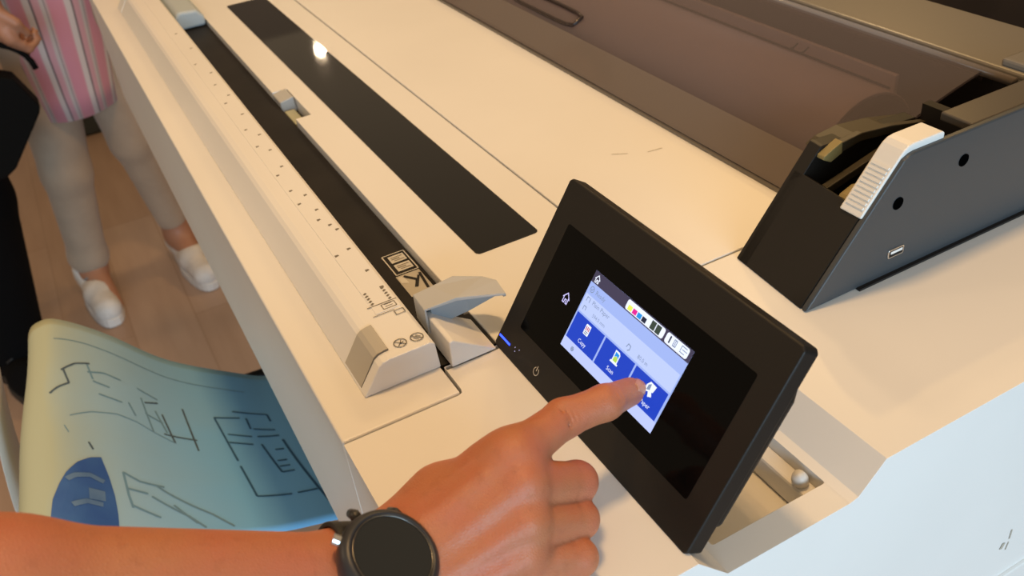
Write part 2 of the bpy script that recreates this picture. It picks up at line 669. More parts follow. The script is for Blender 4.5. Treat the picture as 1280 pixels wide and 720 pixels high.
def loft(name, rings, m, parent, n=40, thick=0.003, wrinkle=0.0):
    """rings: (cx, cy, cz, rx, ry); open tube with uv"""
    V, F = [], []
    for i, (cx, cy, cz, rx, ry) in enumerate(rings):
        for k in range(n):
            a = 2 * math.pi * k / n
            w = 1 + wrinkle * math.sin(5 * a + 0.7 * i) * (1 - i / len(rings))
            V.append((cx + rx * w * math.cos(a), cy + ry * w * math.sin(a), cz + 0.012 * wrinkle * 10 * math.sin(3 * a) * (i == 0)))
    R = len(rings)
    uvs = []
    for i in range(R - 1):
        for k in range(n):
            F.append((i * n + k, i * n + (k + 1) % n, (i + 1) * n + (k + 1) % n, (i + 1) * n + k))
            uvs += [(k / n, i / R), ((k + 1) / n, i / R), ((k + 1) / n, (i + 1) / R), (k / n, (i + 1) / R)]
    me = mesh(name, V, F)
    ul = me.uv_layers.new(name='UVMap')
    for i, u in enumerate(uvs):
        ul.data[i].uv = u
    o = link(name, me, m, parent, True)
    s = o.modifiers.new('solid', 'SOLIDIFY')
    s.thickness = thick
    return o


# ================================================================== SETTING
def struct(o):
    o['kind'] = 'structure'
    return o


struct(box('floor', -7.0, 4.0, -4.0, 4.0, -0.05, 0.0, M['floor'], None))
struct(box('wall_back', -7.0, 4.0, 4.0, 4.1, 0.0, 3.0, M['wall_dark'], None))
struct(box('wall_left', -7.1, -7.0, -4.0, 4.0, 0.0, 3.0, M['wall'], None))

# ================================================================== PRINTER
PR = empty('large_format_printer', (-0.7, 0.3, 0.0), 'cream white large format printer with smoked roll cover and tilted touch panel', 'printer')
XL = -1.42    # left end

box('chassis', XL + 0.01, -0.012, 0.012, 0.62, 0.80, 0.945, M['chassis'], PR)
fc = prism('front_cover', [(0.0, 0.80), (0.0, 1.0), (0.0795, 1.0), (0.0795, 0.946), (0.0115, 0.946), (0.0115, 0.80)], XL, -0.1835, 'x', M['white'], PR, 0.0016, 3)

# raised bar in front of the feed slot
bar_prof = [(0.026, 1.0002), (0.0395, 1.0195), (0.0425, 1.0215), (0.047, 1.0225), (0.0755, 1.0225), (0.0785, 1.0205), (0.0798, 1.0002)]
bar = prism('feed_bar', bar_prof, -1.20, -0.213, 'x', M['white'], PR, 0.0008, 2, ang=30)
prism('scale_strip', [(0.0575, 1.02255), (0.0575, 1.0229), (0.0755, 1.0229), (0.0755, 1.02255)], -1.195, -0.262, 'x', M['white'], bar)
# grey flap wrapped over the slope at the right end
flap = [(0.0272, 1.0022), (0.0395, 1.0205), (0.0425, 1.0226), (0.0470, 1.0236), (0.0500, 1.0238), (0.0500, 1.0226), (0.047, 1.0224), (0.0420, 1.0212), (0.0395, 1.0192), (0.0272, 1.0012)]
prism('cover_flap', flap, -0.2525, -0.222, 'x', M['tan'], bar, 0.0003, 1)

zt = 1.02262
prism('flap_shadow_line', [(0.0272, 1.0024), (0.0395, 1.0210), (0.0425, 1.0230), (0.0500, 1.0240), (0.0500, 1.0226), (0.047, 1.0224), (0.0420, 1.0212), (0.0395, 1.0192), (0.0272, 1.0012)], -0.2220, -0.22165, 'x', M['print_grey'], bar)  # thin dark strip painting the shadow along the flap's right edge
marks = []
for (x, y) in ((-0.47, .062), (-0.455, .070), (-0.443, .061), (-0.425, .070), (-0.52, .069), (-0.505, .061), (-0.408, .066), (-0.395, .071), (-0.385, .0735), (-0.352, .071),
               (-0.348, .060), (-0.316, .072), (-0.290, .073), (-0.56, .070), (-0.575, .062), (-0.60, .071), (-0.62, .063), (-0.66, .070), (-0.70, .063), (-0.72, .071),
               (-0.76, .066), (-0.80, .071), (-0.84, .062), (-0.90, .070), (-0.97, .066)):
    zz = 1.02295
    a = 0.0016
    marks.append(([(x - a, y - a, zz), (x + a, y - a, zz), (x + 0.2 * a, y + a, zz), (x - a, y + .7 * a, zz)], [(0, 1, 2, 3)]))
sm = joined('size_marks', marks, M['print_grey'], bar)
sm['kind'] = 'stuff'


def seg_quads(pts, w, z, fn=None):
    out = []
    for (a, b) in zip(pts[:-1], pts[1:]):
        a, b = Vector(a), Vector(b)
        t = (b - a).normalized()
        nn = Vector((-t.y, t.x)) * w / 2
        q = [a + nn, a - nn, b - nn, b + nn]
        out.append(([(p.x, p.y, z) for p in q], [(0, 1, 2, 3)]))
    return out


# printed lines, format icons and the two prohibition signs at the bar's right end
zz = 1.0231
L = seg_quads([(-0.2716, .0545), (-0.2716, .0762)], 0.0007, zz) + seg_quads([(-0.2600, .0545), (-0.2600, .0700)], 0.0006, zz)
joined('scale_line', L, M['print_grey'], bar)
L = []
for (x0, y0, x1, y1) in ((-0.2698, .0640, -0.2640, .0735), (-0.2585, .0690, -0.2535, .0755)):
    L += seg_quads([(x0, y0), (x1, y0), (x1, y1), (x0, y1), (x0, y0)], 0.0006, zz)
L += seg_quads([(-0.2690, .066), (-0.2690, .0715)], 0.0005, zz) + seg_quads([(-0.2665, .066), (-0.2665, .0715)], 0.0005, zz)
joined('sheet_icon', L, M['print_grey'], bar)
L = []
for i in range(5):
    L += seg_quads([(-0.2735 - 0.0036 * i, .0585), (-0.2750 - 0.0036 * i, .0605)], 0.0017, zz)
    L += seg_quads([(-0.2735 - 0.0036 * i, .0715), (-0.2750 - 0.0036 * i, .0735)], 0.0017, zz)
sp_ = joined('size_caption', L, M['print_grey'], bar)
for (cx, cy, kind) in ((-0.2238, .0590, 0), (-0.2232, .0705, 1)):
    L = []
    pts = ring_poly(cx, cy, 0.0042, 24)
    L += seg_quads(pts + [pts[0]], 0.0007, zz)
    r = 0.003
    L += seg_quads([(cx - r, cy - r), (cx + r, cy + r)], 0.0007, zz)
    if kind == 0:
        L += seg_quads([(cx - r * .9, cy + r * .5), (cx, cy + r * .1), (cx + r * .8, cy - r * .7)], 0.0006, zz)
        L += seg_quads([(cx - r * .2, cy + r * .9), (cx + r * .3, cy - r * .2)], 0.0006, zz)
    else:
        L += seg_quads([(cx - r * .8, cy - r * .1), (cx + r * .2, cy + r * .8)], 0.0006, zz)
        L += seg_quads([(cx - r * .2, cy - r * .8), (cx + r * .9, cy + r * .1)], 0.0006, zz)
    joined('prohibition_sign', L, M['print_grey'], bar)

# black feed strip between bar and panel
strip = box('feed_strip', -1.24, -0.2135, 0.0803, 0.1213, 0.965, 0.992, M['black_guide'], PR, 0.0006, 1)
zz = 0.9923
L = seg_quads([(-0.3725, .1000), (-0.3725, .1185), (-0.3415, .1185), (-0.3415, .1000), (-0.3725, .1000)], 0.0009, zz)
joined('label_frame', L, M['print_white'], strip)
for x0 in (-0.3695, -0.3560):
    p = [( [(x0, .1035, zz), (x0 + .0105, .1035, zz), (x0 + .0105, .1165, zz), (x0, .1165, zz)], [(0, 1, 2, 3)])]
    lo = joined('label_box', p, M['print_white'], strip)
    L = seg_quads([(x0 + .003, .1050), (x0 + .003, .1150)], 0.0010, zz + .0002) + seg_quads([(x0 + .0055, .1050), (x0 + .0055, .1120)], 0.0012, zz + .0002)
    L += seg_quads([(x0 + .008, .1065), (x0 + .008, .1150)], 0.0010, zz + .0002)
    joined('label_print', L, M['print_grey'], strip)
p = [([(-0.3395, .0985, zz), (-0.3080, .0985, zz), (-0.3080, .1180, zz), (-0.3395, .1180, zz)], [(0, 1, 2, 3)])]
joined('picture_label', p, M['tan'], strip)
L = seg_quads([(-.337, .104), (-.327, .1115), (-.318, .107)], .0028, zz + .0002) + seg_quads([(-.335, .1165), (-.312, .1140)], .0022, zz + .0002) + seg_quads([(-.332, .1145), (-.322, .1095)], .002, zz + .0003)
joined('picture_print', L, M['black_soft'], strip)
L = [([(-.3375, .0992, zz + .0002), (-.329, .0992, zz + .0002), (-.326, .1045, zz + .0002), (-.3375, .1035, zz + .0002)], [(0, 1, 2, 3)])]
joined('picture_highlight', L, M['print_white'], strip)

# middle panel with finger notch and dark window
mid = [(XL, 0.1217), (-0.7525, 0.1217), (-0.7525, 0.1385), (-0.6655, 0.1385), (-0.6655, 0.1217), (-0.2135, 0.1217), (-0.2135, 0.2457), (XL, 0.2457)]
mp_ = prism('middle_panel', mid, 0.975, 1.0, 'z', M['white'], PR, 0.0008, 2)
prism('window', rrect(-1.114, -0.318, 0.1595, 0.2150, 0.004), 0.9995, 1.0005, 'z', M['glass_black'], mp_)
box('notch_floor', -0.7520, -0.6660, 0.1220, 0.1380, 0.976, 0.984, M['olive'], mp_)
prism('notch_lever', [(0.1216, 0.984), (0.1216, 0.9985), (0.137, 1.0015), (0.1383, 0.984)], -0.7515, -0.722, 'x', M['grey_lever'], mp_, 0.001)
box('notch_tab', -0.715, -0.674, 0.1222, 0.1335, 0.984, 0.9905, mat('pale_green_plastic', (0.42, 0.42, 0.29), 0.5), mp_, 0.001)

# flat panel before the roll cover
bp = box('back_panel', XL, -0.2065, 0.2475, 0.4000, 0.975, 1.0, M['white'], PR, 0.0008, 2)
scr = seg_quads([(-0.3915, .3328), (-0.3837, .3448)], .0009, 1.0002) + seg_quads([(-0.375, .3604), (-0.3732, .3748)], .0010, 1.0002)
joined('scratch_mark', scr, M['print_soft'], bp)

# right-hand cover with the stepped notch that holds the touch panel
rc_poly = [(-0.1815, 0.0), (0.0, 0.0), (0.0, 0.80), (-0.2045, 0.80), (-0.2045, 0.2465), (-0.2118, 0.2465), (-0.2118, 0.0812), (-0.1860, 0.0812), (-0.1827, 0.0800), (-0.1815, 0.0770)]
rc = prism('right_cover', rc_poly, 0.745, 1.0, 'z', M['white'], PR)
cut = prism('cutter', [(0.121, 1.01), (0.123, 1.0), (0.1425, 0.9785), (0.2275, 0.9785), (0.2335, 0.9800), (0.2510, 1.0), (0.2580, 1.01)], -0.196, 0.02, 'x', M['white'], None)
boolean(rc, cut)
cut = prism('cutter', rrect(-0.190, -0.0185, 0.147, 0.2272, 0.0015, 2), 0.952, 1.05, 'z', M['white'], None)
boolean(rc, cut)
cut = box('cutter', -0.2114, -0.2080, 0.0816, 0.1216, 0.96, 1.05, M['white'], None)
boolean(rc, cut)
fix_normals(rc.data)
bevel(rc, 0.0018, 3, 25)
# hinge knob and rib in the notch
o = tube('hinge_knob', [(-0.031, 0.222, 0.9695), (-0.031, 0.2205, 0.9745), (-0.031, 0.219, 0.9785)], [0.0045, 0.0050, 0.0036], M['stand'], rc, 14)
box('hinge_rib', -0.189, -0.0190, 0.2165, 0.2271, 0.9525, 0.9700, M['white'], rc, 0.002)
# scuffs on the right side
sc_ = []
for (y0, z0, y1, z1, w) in ((0.3965, .8230, .3985, .8285, .0035), (0.4035, .8300, .4030, .8400, .0016), (0.4030, .818, .4040, .826, .0012)):
    a, b = Vector((y0, z0)), Vector((y1, z1))
    t = (b - a).normalized()
    nn = Vector((-t.y, t.x)) * w / 2
    sc_.append(([(0.0004, q.x, q.y) for q in (a + nn, a - nn, b - nn, b + nn)], [(0, 1, 2, 3)]))
joined('scuff_mark', sc_, M['print_soft'], rc)
box('side_foot_rail', -0.01, 0.0025, 0.36, 0.80, 0.735, 0.786, M['white'], rc, 0.002)

# wedge block and paper lever
wp = prism('wedge_block', [(0.0855, 1.0005), (0.0862, 1.0210), (0.0890, 1.0213), (0.1188, 1.0008)], -0.2470, -0.2075, 'x', M['white'], PR, 0.0010, 2)
box('wedge_well', -0.256, -0.2145, 0.0806, 0.1214, 0.9922, 0.9995, M['black_soft'], PR)

lev = empty  # readability
TOPZ = 1.0300
ltop = [(-.2600, .0845), (-.2590, .0985), (-.2600, .1150), (-.2480, .1320), (-.2395, .1385), (-.2240, .1375), (-.2345, .1060), (-.2395, .0840)]


def lever_mesh():
    V, F = [], []
    n = len(ltop)
    zt = [1.0290, 1.0310, 1.0320, 1.0315, 1.0305, 1.0285, 1.0315, 1.0285]
    zb = [1.0090, 1.0120, 1.0140, 1.0200, 1.0225, 1.0262, 1.0130, 1.0080]
    for (x, y), z in zip(ltop, zt):
        V.append((x, y, z))
    for (x, y), z in zip(ltop, zb):
        V.append((x, y, z))
    F.append(tuple(range(n)))
    for i in range(n):
        j = (i + 1) % n
        if i not in (5, 6):
            F.append((i, j, n + j, n + i))
    return mesh('paper_lever', V, F)


lm = lever_mesh()
fix_normals(lm)
lv = link('paper_lever', lm, M['grey_lever'], PR)
s = lv.modifiers.new('solid', 'SOLIDIFY')
s.thickness = 0.0022
s.offset = -1
bevel(lv, 0.0008, 2, 30)
core = [(-.2565, .0880, 1.009), (-.2555, .1120, 1.012), (-.2450, .1290, 1.018), (-.2310, .1362, 1.0250), (-.2385, .1150, 1.0150), (-.2435, .0900, 1.0095)]
nc = len(core)
joined('lever_core', [([(x, y, z) for x, y, z in core] + [(x, y, 1.0280) for x, y, z in core],
                       [tuple(range(nc)), tuple(range(2 * nc - 1, nc - 1, -1))] + [(i, (i + 1) % nc, nc + (i + 1) % nc, nc + i) for i in range(nc)])], M['lever_inner'], lv)

# lever at the far left end of the strip
prism('end_lever', [(0.0825, 0.993), (0.0825, 1.012), (0.088, 1.018), (0.113, 1.016), (0.1205, 1.006), (0.1205, 0.993)], -1.235, -1.075, 'x', mat('pale_grey_plastic', (0.44, 0.51, 0.55), 0.45), PR, 0.004, 3)
box('end_cap', -1.30, -1.215, 0.0815, 0.098, 0.993, 1.020, M['white'], PR, 0.002)
prism('bar_end_cap', bar_prof, -1.235, -1.204, 'x', M['white'], PR, 0.0008, 2, ang=30)

# ---- right black housing with white grip
def skew(x, y, z):
    return (x, y + 0.0066 * (-0.121 - x) / 0.077, z)


HS = lambda t: (0.306 + 0.072 * t, 1.0005 + 0.0895 * t)   # along the sloped front
side = [HS(0), HS(1), (0.3835, 1.0925), (0.388, 1.0932), (0.78, 1.0932), (0.78, 1.0005)]
hb = prism('side_housing', side, -0.1260, -0.1210, 'x', M['housing'], PR, 0.0012, 2, warp=skew)
prism('front_plate', [HS(0), HS(0.655), (HS(.655)[0] + 0.004, HS(.655)[1] - 0.0026), (0.315, 1.0005)], -0.1955, -0.1262, 'x', M['black'], hb, 0.0006, 2, warp=skew)
prism('left_wall', [HS(0), HS(0.845), (0.3700, 1.0762), (0.46, 1.0700), (0.46, 1.0005)], -0.198, -0.1860, 'x', M['black'], hb, 0.0006, 2, warp=skew)
box('inner_floor', -0.1858, -0.1265, 0.335, 0.78, 1.001, 1.006, M['black_soft'], hb)
box('inner_wall', -0.1858, -0.1265, 0.470, 0.478, 1.006, 1.080, M['black_soft'], hb)
prism('latch_bar', [(0.362, 1.043), (0.364, 1.050), (0.43, 1.066), (0.43, 1.059)], -0.178, -0.172, 'x', M['olive'], hb, 0.0008)
prism('arched_rim', [(0.3700, 1.0700), (0.3765, 1.0725), (0.385, 1.0765), (0.405, 1.0785), (0.435, 1.0750), (0.472, 1.0670), (0.470, 1.0610), (0.435, 1.0685), (0.405, 1.0720), (0.385, 1.0685), (0.3765, 1.0650)], -0.186, -0.1805, 'x', M['olive'], hb, 0.0006)
prism('arched_cover', [(0.376, 1.0700), (0.385, 1.0740), (0.405, 1.0760), (0.435, 1.0725), (0.472, 1.0645), (0.472, 1.060), (0.435, 1.068), (0.405, 1.0715), (0.385, 1.0695)], -0.205, -0.187, 'x', M['olive'], hb, 0.0006)
prism('rim_tip', [(0.3695, 1.0690), (0.3700, 1.0715), (0.3765, 1.0745), (0.3860, 1.0785), (0.3870, 1.0690), (0.3770, 1.0650)], -0.1865, -0.1795, 'x', M['amber'], hb, 0.0006)
prism('amber_tag', [(0.356, 1.040), (0.357, 1.0585), (0.372, 1.064), (0.374, 1.045)], -0.1535, -0.1435, 'x', M['amber'], hb, 0.003)
box('foot_plate', -0.185, -0.1180, 0.352, 0.78, 1.0002, 1.0018, M['black_soft'], hb)
box('housing_top', -0.1520, -0.1262, 0.446, 0.78, 1.086, 1.0925, M['dark_deck'], hb, 0.0012)
for (y, z) in ((0.3789, 1.0585), (0.4368, 1.0711)):
    prism('screw_hole', ring_poly(y, z, 0.0046, 20), -0.1215, -0.1206, 'x', M['hole'], hb)
us = prism('usb_port', rrect(0.3770, 0.3920, 1.0150, 1.0220, 0.0012, 2), -0.1213, -0.1200, 'x', M['metal'], hb, 0.0003)
prism('port_slot', rrect(0.3782, 0.3908, 1.0161, 1.0209, 0.0005, 2), -0.1206, -0.1198, 'x', M['black_soft'], us)
prism('port_tongue', rrect(0.3790, 0.3900, 1.0186, 1.0206, 0.0004, 2), -0.1200, -0.1196, 'x', M['paper_white'], us)
# white ridged grip around the front corner
outer = [(0.3490, 1.0560), (0.3775, 1.0915), (0.3805, 1.0948), (0.3845, 1.0972), (0.3890, 1.0980), (0.4150, 1.0980), (0.4165, 1.0965)]
inner = [(0.4165, 1.0885), (0.3900, 1.0880), (0.3860, 1.0860), (0.3580, 1.0510)]
gr = prism('grip', outer + inner, -0.1425, -0.1240, 'x', M['handle_white'], hb, 0.0020, 3, ang=35)
L = []
for i in range(10):
    t = 0.14 + 0.072 * i
    y0, z0 = 0.3490 + (0.3775 - 0.3490) * t, 1.0560 + (1.0915 - 1.0560) * t
    du, dz = (0.0285 / 0.0455), (0.0355 / 0.0455)
    ny, nz = -dz, du
    w = 0.0009
    q = [(y0 - du * w, z0 - dz * w), (y0 + du * w, z0 + dz * w), (y0 + du * w + ny * .0011, z0 + dz * w + nz * .0011), (y0 - du * w + ny * .0011, z0 - dz * w + nz * .0011)]
    L.append(prism_vf(q, -0.1405, -0.1260, 'x'))
joined('grip_ridges', L, M['handle_white'], gr)

# ---- smoked roll cover
def cover_pts(n=14):
    pts = [(0.402, 1.0005), (0.404, 1.0055), (0.4235, 1.0300), (0.4260, 1.0325)]
    for i in range(1, n + 1):
        t = i / n
        y = 0.426 + (0.553 - 0.426) * t
        z = 1.0325 + (1.0765 - 1.0325) * t + 0.0045 * math.sin(math.pi * t)
        pts.append((y, z))
    pts += [(0.5575, 1.0745), (0.559, 1.068)]
    return pts


def sheet_vf(pts, x0, x1, th):
    out = []
    P = [Vector(p) for p in pts]
    for i, p in enumerate(P):
        t = (P[min(i + 1, len(P) - 1)] - P[max(i - 1, 0)]).normalized()
        out.append(p + Vector((t.y, -t.x)) * th)
    poly = [tuple(p) for p in P] + [tuple(p) for p in reversed(out)]
    n = len(pts)
    V = [(x0, a, b) for a, b in poly] + [(x1, a, b) for a, b in poly]
    N = len(poly)
    F = [(i, (i + 1) % N, N + (i + 1) % N, N + i) for i in range(N)]
    for i in range(n - 1):
        F.append((i, i + 1, N - 2 - i, N - 1 - i))
        F.append((N + i, N + i + 1, 2 * N - 2 - i, 2 * N - 1 - i))
    return V, F


cv = joined('roll_cover', [sheet_vf(cover_pts(), XL + 0.02, -0.2025, 0.0022)], M['smoke'], PR)
cv.data.polygons.foreach_set('use_smooth', [len(p.vertices) == 4 for p in cv.data.polygons])
es = cv.modifiers.new('split', 'EDGE_SPLIT')
es.split_angle = math.radians(25)
# finger grip moulded in the cover
hp = []
for i in range(22):
    a = 2 * math.pi * i / 22
    x = -0.682 + 0.070 * max(-1, min(1, 1.25 * math.cos(a)))
    s_ = 0.0105 + 0.0095 * max(-1, min(1, 1.25 * math.sin(a)))
    hp.append((x, 0.4275 + s_ * 0.915, 1.0345 + s_ * 0.44))
tube('cover_grip', hp, 0.0022, mat('dark_grip_edge', (0.03, 0.018, 0.016), 0.2), cv, 8, True)
joined('lip_sheen_strip', [sheet_vf([(0.4032, 1.0030), (0.4050, 1.0058), (0.4240, 1.0296)], XL + 0.03, -0.204, -0.0012)], M['lip_sheen'], cv)  # strip added over the lip, its pale colour painting a reflection
box('cover_seal', XL + 0.02, -0.2025, 0.3998, 0.4030, 0.999, 1.0022, M['deck'], cv)
box('rear_frame', XL + 0.02, -0.176, 0.5600, 0.566, 0.95, 1.0735, M['black_soft'], PR)
box('bay_floor', XL + 0.02, -0.2, 0.4005, 0.5600, 0.930, 0.939, M['black_soft'], PR)
box('paper_deflector', XL + 0.03, -0.279, 0.5515, 0.5560, 0.965, 1.0490, M['roll'], PR, 0.001)
tube('ridge_rail', [(XL + 0.02, 0.5575, 1.0745), (-0.176, 0.5575, 1.0745)], 0.0038, mat('glossy_dark_plastic', (0.20, 0.17, 0.15), 0.16), cv, 14)
rd = box('rear_deck', XL, -0.118, 0.5680, 0.6520, 0.95, 1.0765, M['deck'], PR, 0.003, 3)
box('hinge_block', -0.176, -0.128, 0.535, 0.5595, 1.0935, 1.1000, M['deck'], PR, 0.002)

# roll of paper lying in the bay
RO = empty('paper_roll', (-0.75, 0.505, 0.940), 'roll of white media lying under the smoked roll cover', 'paper roll')
def cyl_x(x0, x1, cy, cz, r, n=48, r1=None):
    r1 = r1 or r
    V = [(x0, cy + r * math.cos(2 * math.pi * i / n), cz + r * math.sin(2 * math.pi * i / n)) for i in range(n)]
    V += [(x1, cy + r1 * math.cos(2 * math.pi * i / n), cz + r1 * math.sin(2 * math.pi * i / n)) for i in range(n)]
    F = [(i, (i + 1) % n, n + (i + 1) % n, n + i) for i in range(n)] + [tuple(range(n)), tuple(range(2 * n - 1, n - 1, -1))]
    return V, F


RC = (0.504, 0.9965)
bevel(joined('paper_web', [cyl_x(-1.28, -0.260, *RC, 0.0555)], M['roll'], RO, False), 0.0006, 1)
RO.children[0].data.polygons.foreach_set('use_smooth', [len(p.vertices) == 4 for p in RO.children[0].data.polygons])
joined('roll_core', [cyl_x(-1.33, -0.215, *RC, 0.020)], M['black'], RO)
joined('flange', [cyl_x(-0.2590, -0.2530, *RC, 0.0535, r1=0.0500)], M['black'], RO)
joined('flange', [cyl_x(-1.294, -1.2830, *RC, 0.0500, r1=0.0535)], M['black'], RO)
tube('paper_edge', [(-1.27, 0.5372, 1.0438), (-0.272, 0.5372, 1.0438)], 0.0011, M['olive'], RO, 6)
for x in (-0.372, -0.386):
    tube('edge_mark', [(x, 0.5290, 1.0478), (x, 0.5350, 1.0475), (x, 0.5405, 1.0505)], 0.0009, M['olive'], RO, 6)

# stand
for x in (-1.25, -0.17):
    lg = box('stand_leg', x - 0.04, x + 0.04, 0.26, 0.42, 0.06, 0.80, M['stand'], PR, 0.004)
    box('stand_foot', x - 0.045, x + 0.045, 0.04, 0.64, 0.0, 0.06, M['stand'], lg, 0.008)
box('stand_beam', -1.21, -0.21, 0.30, 0.38, 0.30, 0.38, M['stand'], PR, 0.004)
# catch basket: side arms, front bar and cloth edge below the sheet
for x in (-0.862, -0.42):
    tube('basket_arm', [(x, 0.30, 0.560), (x, 0.10, 0.548), (x, -0.06, 0.560), (x, -0.175, 0.640)], 0.010, M['black'], PR, 10)
tube('basket_bar', [(-0.862, -0.175, 0.640), (-0.64, -0.178, 0.640), (-0.42, -0.175, 0.640)], 0.010, M['black'], PR, 10)
for x in (-0.862, -0.42):
    box('basket_bracket', x - 0.012, x + 0.012, 0.22, 0.31, 0.545, 0.80, M['black'], PR, 0.002)

# ================================================================== TOUCH PANEL
TH = math.radians(33.3)
P0 = Vector((-0.213, 0.120, 1.0005))
DV = Vector((0, math.sin(TH), math.cos(TH)))
NR = Vector((0, -math.cos(TH), math.sin(TH)))


def T(u, v, w=0.0):
    p = P0 + Vector((1, 0, 0)) * (u * 0.001) + DV * (v * 0.001) + NR * (w * 0.001)
    return (p.x, p.y, p.z)


def tprism(name, poly, w0, w1, m, parent, bev=0, seg=2):
    n = len(poly)
    V = [T(u, v, w0) for u, v in poly] + [T(u, v, w1) for u, v in poly]
    F = [tuple(range(n)), tuple(range(2 * n - 1, n - 1, -1))] + [(i, (i + 1) % n, n + (i + 1) % n, n + i) for i in range(n)]
    me = mesh(name, V, F)
    fix_normals(me)
    o = link(name, me, m, parent)
    if bev:
        bevel(o, bev, seg)
    return o


def cham(u0, u1, v0, v1, c):
    return [(u0 + c, v0), (u1 - c, v0), (u1, v0 + c), (u1, v1 - c), (u1 - c, v1), (u0 + c, v1), (u0, v1 - c), (u0, v0 + c)]


CP = tprism('control_panel', cham(-1.8, 205.9, -0.4, 123.2, 2.2), -11.5, 0.0, M['black'], PR, 0.0011, 3)
tprism('panel_back', [(8, 13), (202, 13), (202, 92), (196, 112), (14, 112), (8, 92)], -23.0, -11.4, M['black'], CP, 0.004, 3)
tprism('screen_glass', rrect(16.0, 190.0, 22.5, 98.5, 1.5, 3), -0.3, 0.15, M['screen_glass'], CP)
# hinge arm down into the notch
prism('hinge_arm', [(0.150, 0.9795), (0.150, 1.010), (0.165, 1.024), (0.185, 1.020), (0.200, 0.9795)], -0.135, -0.075, 'x', M['black_soft'], CP, 0.003)

E_white = emis('display_white', (0.80, 0.86, 1.0), 1.05)
E_pale = emis('display_pale_blue', (0.38, 0.50, 0.95), 0.9)
E_card = emis('display_card', (0.52, 0.62, 0.98), 0.95)
E_blue = emis('display_blue', (0.014, 0.055, 0.52), 1.0)
E_bar = emis('display_bar', (0.07, 0.06, 0.11), 0.8)
E_foot = emis('display_foot', (0.52, 0.60, 1.0), 0.95)
E_grey = emis('display_grey_ink', (0.22, 0.28, 0.42), 1.0)
E_green = emis('display_dark_green', (0.045, 0.065, 0.05), 1.0)
E_y = emis('display_yellow', (0.80, 0.86, 0.12), 1.0)
E_m = emis('display_magenta', (0.75, 0.02, 0.30), 1.0)
E_c = emis('display_cyan', (0.02, 0.28, 0.75), 1.0)
E_k = emis('display_black', (0.02, 0.025, 0.05), 1.0)
E_red = emis('display_red', (0.55, 0.07, 0.10), 1.0)
E_lime = emis('display_lime', (0.45, 0.66, 0.10), 1.0)
E_led = emis('blue_led', (0.02, 0.05, 1.0), 4.5)
E_ico = emis('icon_glow', (0.62, 0.58, 1.0), 1.0)


def tq(name, poly, w, m):
    me = mesh(name, [T(u, v, w) for u, v in poly], [tuple(range(len(poly)))])
    return link(name, me, m, CP)


def tr(name, u0, u1, v0, v1, w, m, r=0.0):
    return tq(name, rrect(u0, u1, v0, v1, r, 3) if r else [(u0, v0), (u1, v0), (u1, v1), (u0, v1)], w, m)


def tlines(name, lines, width, w, m):
    V, F = [], []
    for pts in lines:
        for a, b in zip(pts[:-1], pts[1:]):
            a, b = Vector(a), Vector(b)
            t = (b - a).normalized()
            nn = Vector((-t.y, t.x)) * width / 2
            a2, b2 = a - t * width * .3, b + t * width * .3
            k = len(V)
            V += [T(q.x, q.y, w) for q in (a2 + nn, a2 - nn, b2 - nn, b2 + nn)]
            F.append((k, k + 1, k + 2, k + 3))
    return link(name, mesh(name, V, F), m, CP)


def ttext(name, s, u, v, size, w, m, left=False):
    vs, fs = text_mesh(s, size)
    off = -min(p[0] for p in vs) if left else 0
    me = mesh(name, [T(u + p[0] + off, v + p[1], w) for p in vs], fs)
    return link(name, me, m, CP)


DU0, DU1, DV0, DV1 = 57.0, 150.0, 34.8, 86.6
tr('display', DU0, DU1, DV0, DV1, 0.25, E_pale)
tr('title_bar', DU0, DU1, 79.2, DV1, 0.30, E_bar)
tr('status_card', 58.0, 149.0, 60.0, 71.6, 0.30, E_card)
tr('foot_bar', DU0, DU1, DV0, 41.4, 0.30, E_foot)
for (u0, u1) in ((58.2, 87.6), (89.0, 118.0), (119.4, 148.4)):
    tr('display_button', u0, u1, 41.6, 58.9, 0.34, E_blue)
tr('ink_pill', 91.4, 126.4, 79.9, 86.0, 0.34, E_white, 1.4)
tr('ink_pill', 128.2, 147.4, 79.9, 86.0, 0.34, E_white, 1.4)
for u, m_ in ((95.4, E_y), (99.9, E_m), (104.3, E_c), (108.7, E_k)):
    tr('ink_level', u - 1.9, u + 1.9, 80.4, 83.4, 0.38, m_)
for u in (116.6, 121.2):
    tr('roll_level', u - 2.0, u + 2.0, 80.4, 85.4, 0.38, E_green)
tr('pill_bar', 131.2, 132.3, 81.0, 85.2, 0.38, E_k)
tlines('pill_icon', [[(135.0, 81.3), (135.0, 84.9), (137.2, 84.9), (137.2, 81.3), (135.0, 81.3)], [(136.1, 81.3), (136.1, 84.9)]], 0.55, 0.38, E_grey)
tlines('pill_menu_icon', [[(141.2, 82.0), (141.2, 84.9), (145.5, 84.9)], [(141.2, 81.4), (144.8, 81.4)], [(142.4, 83.2), (146.2, 83.2)]], 0.5, 0.38, E_grey)


def house(u, v, s):
    return [[(u - s, v - .1 * s), (u, v + s), (u + s, v - .1 * s)], [(u - .7 * s, v + .1 * s), (u - .7 * s, v - s), (u - .2 * s, v - s), (u - .2 * s, v - .3 * s), (u + .25 * s, v - .3 * s), (u + .25 * s, v - s), (u + .7 * s, v - s), (u + .7 * s, v + .1 * s)]]


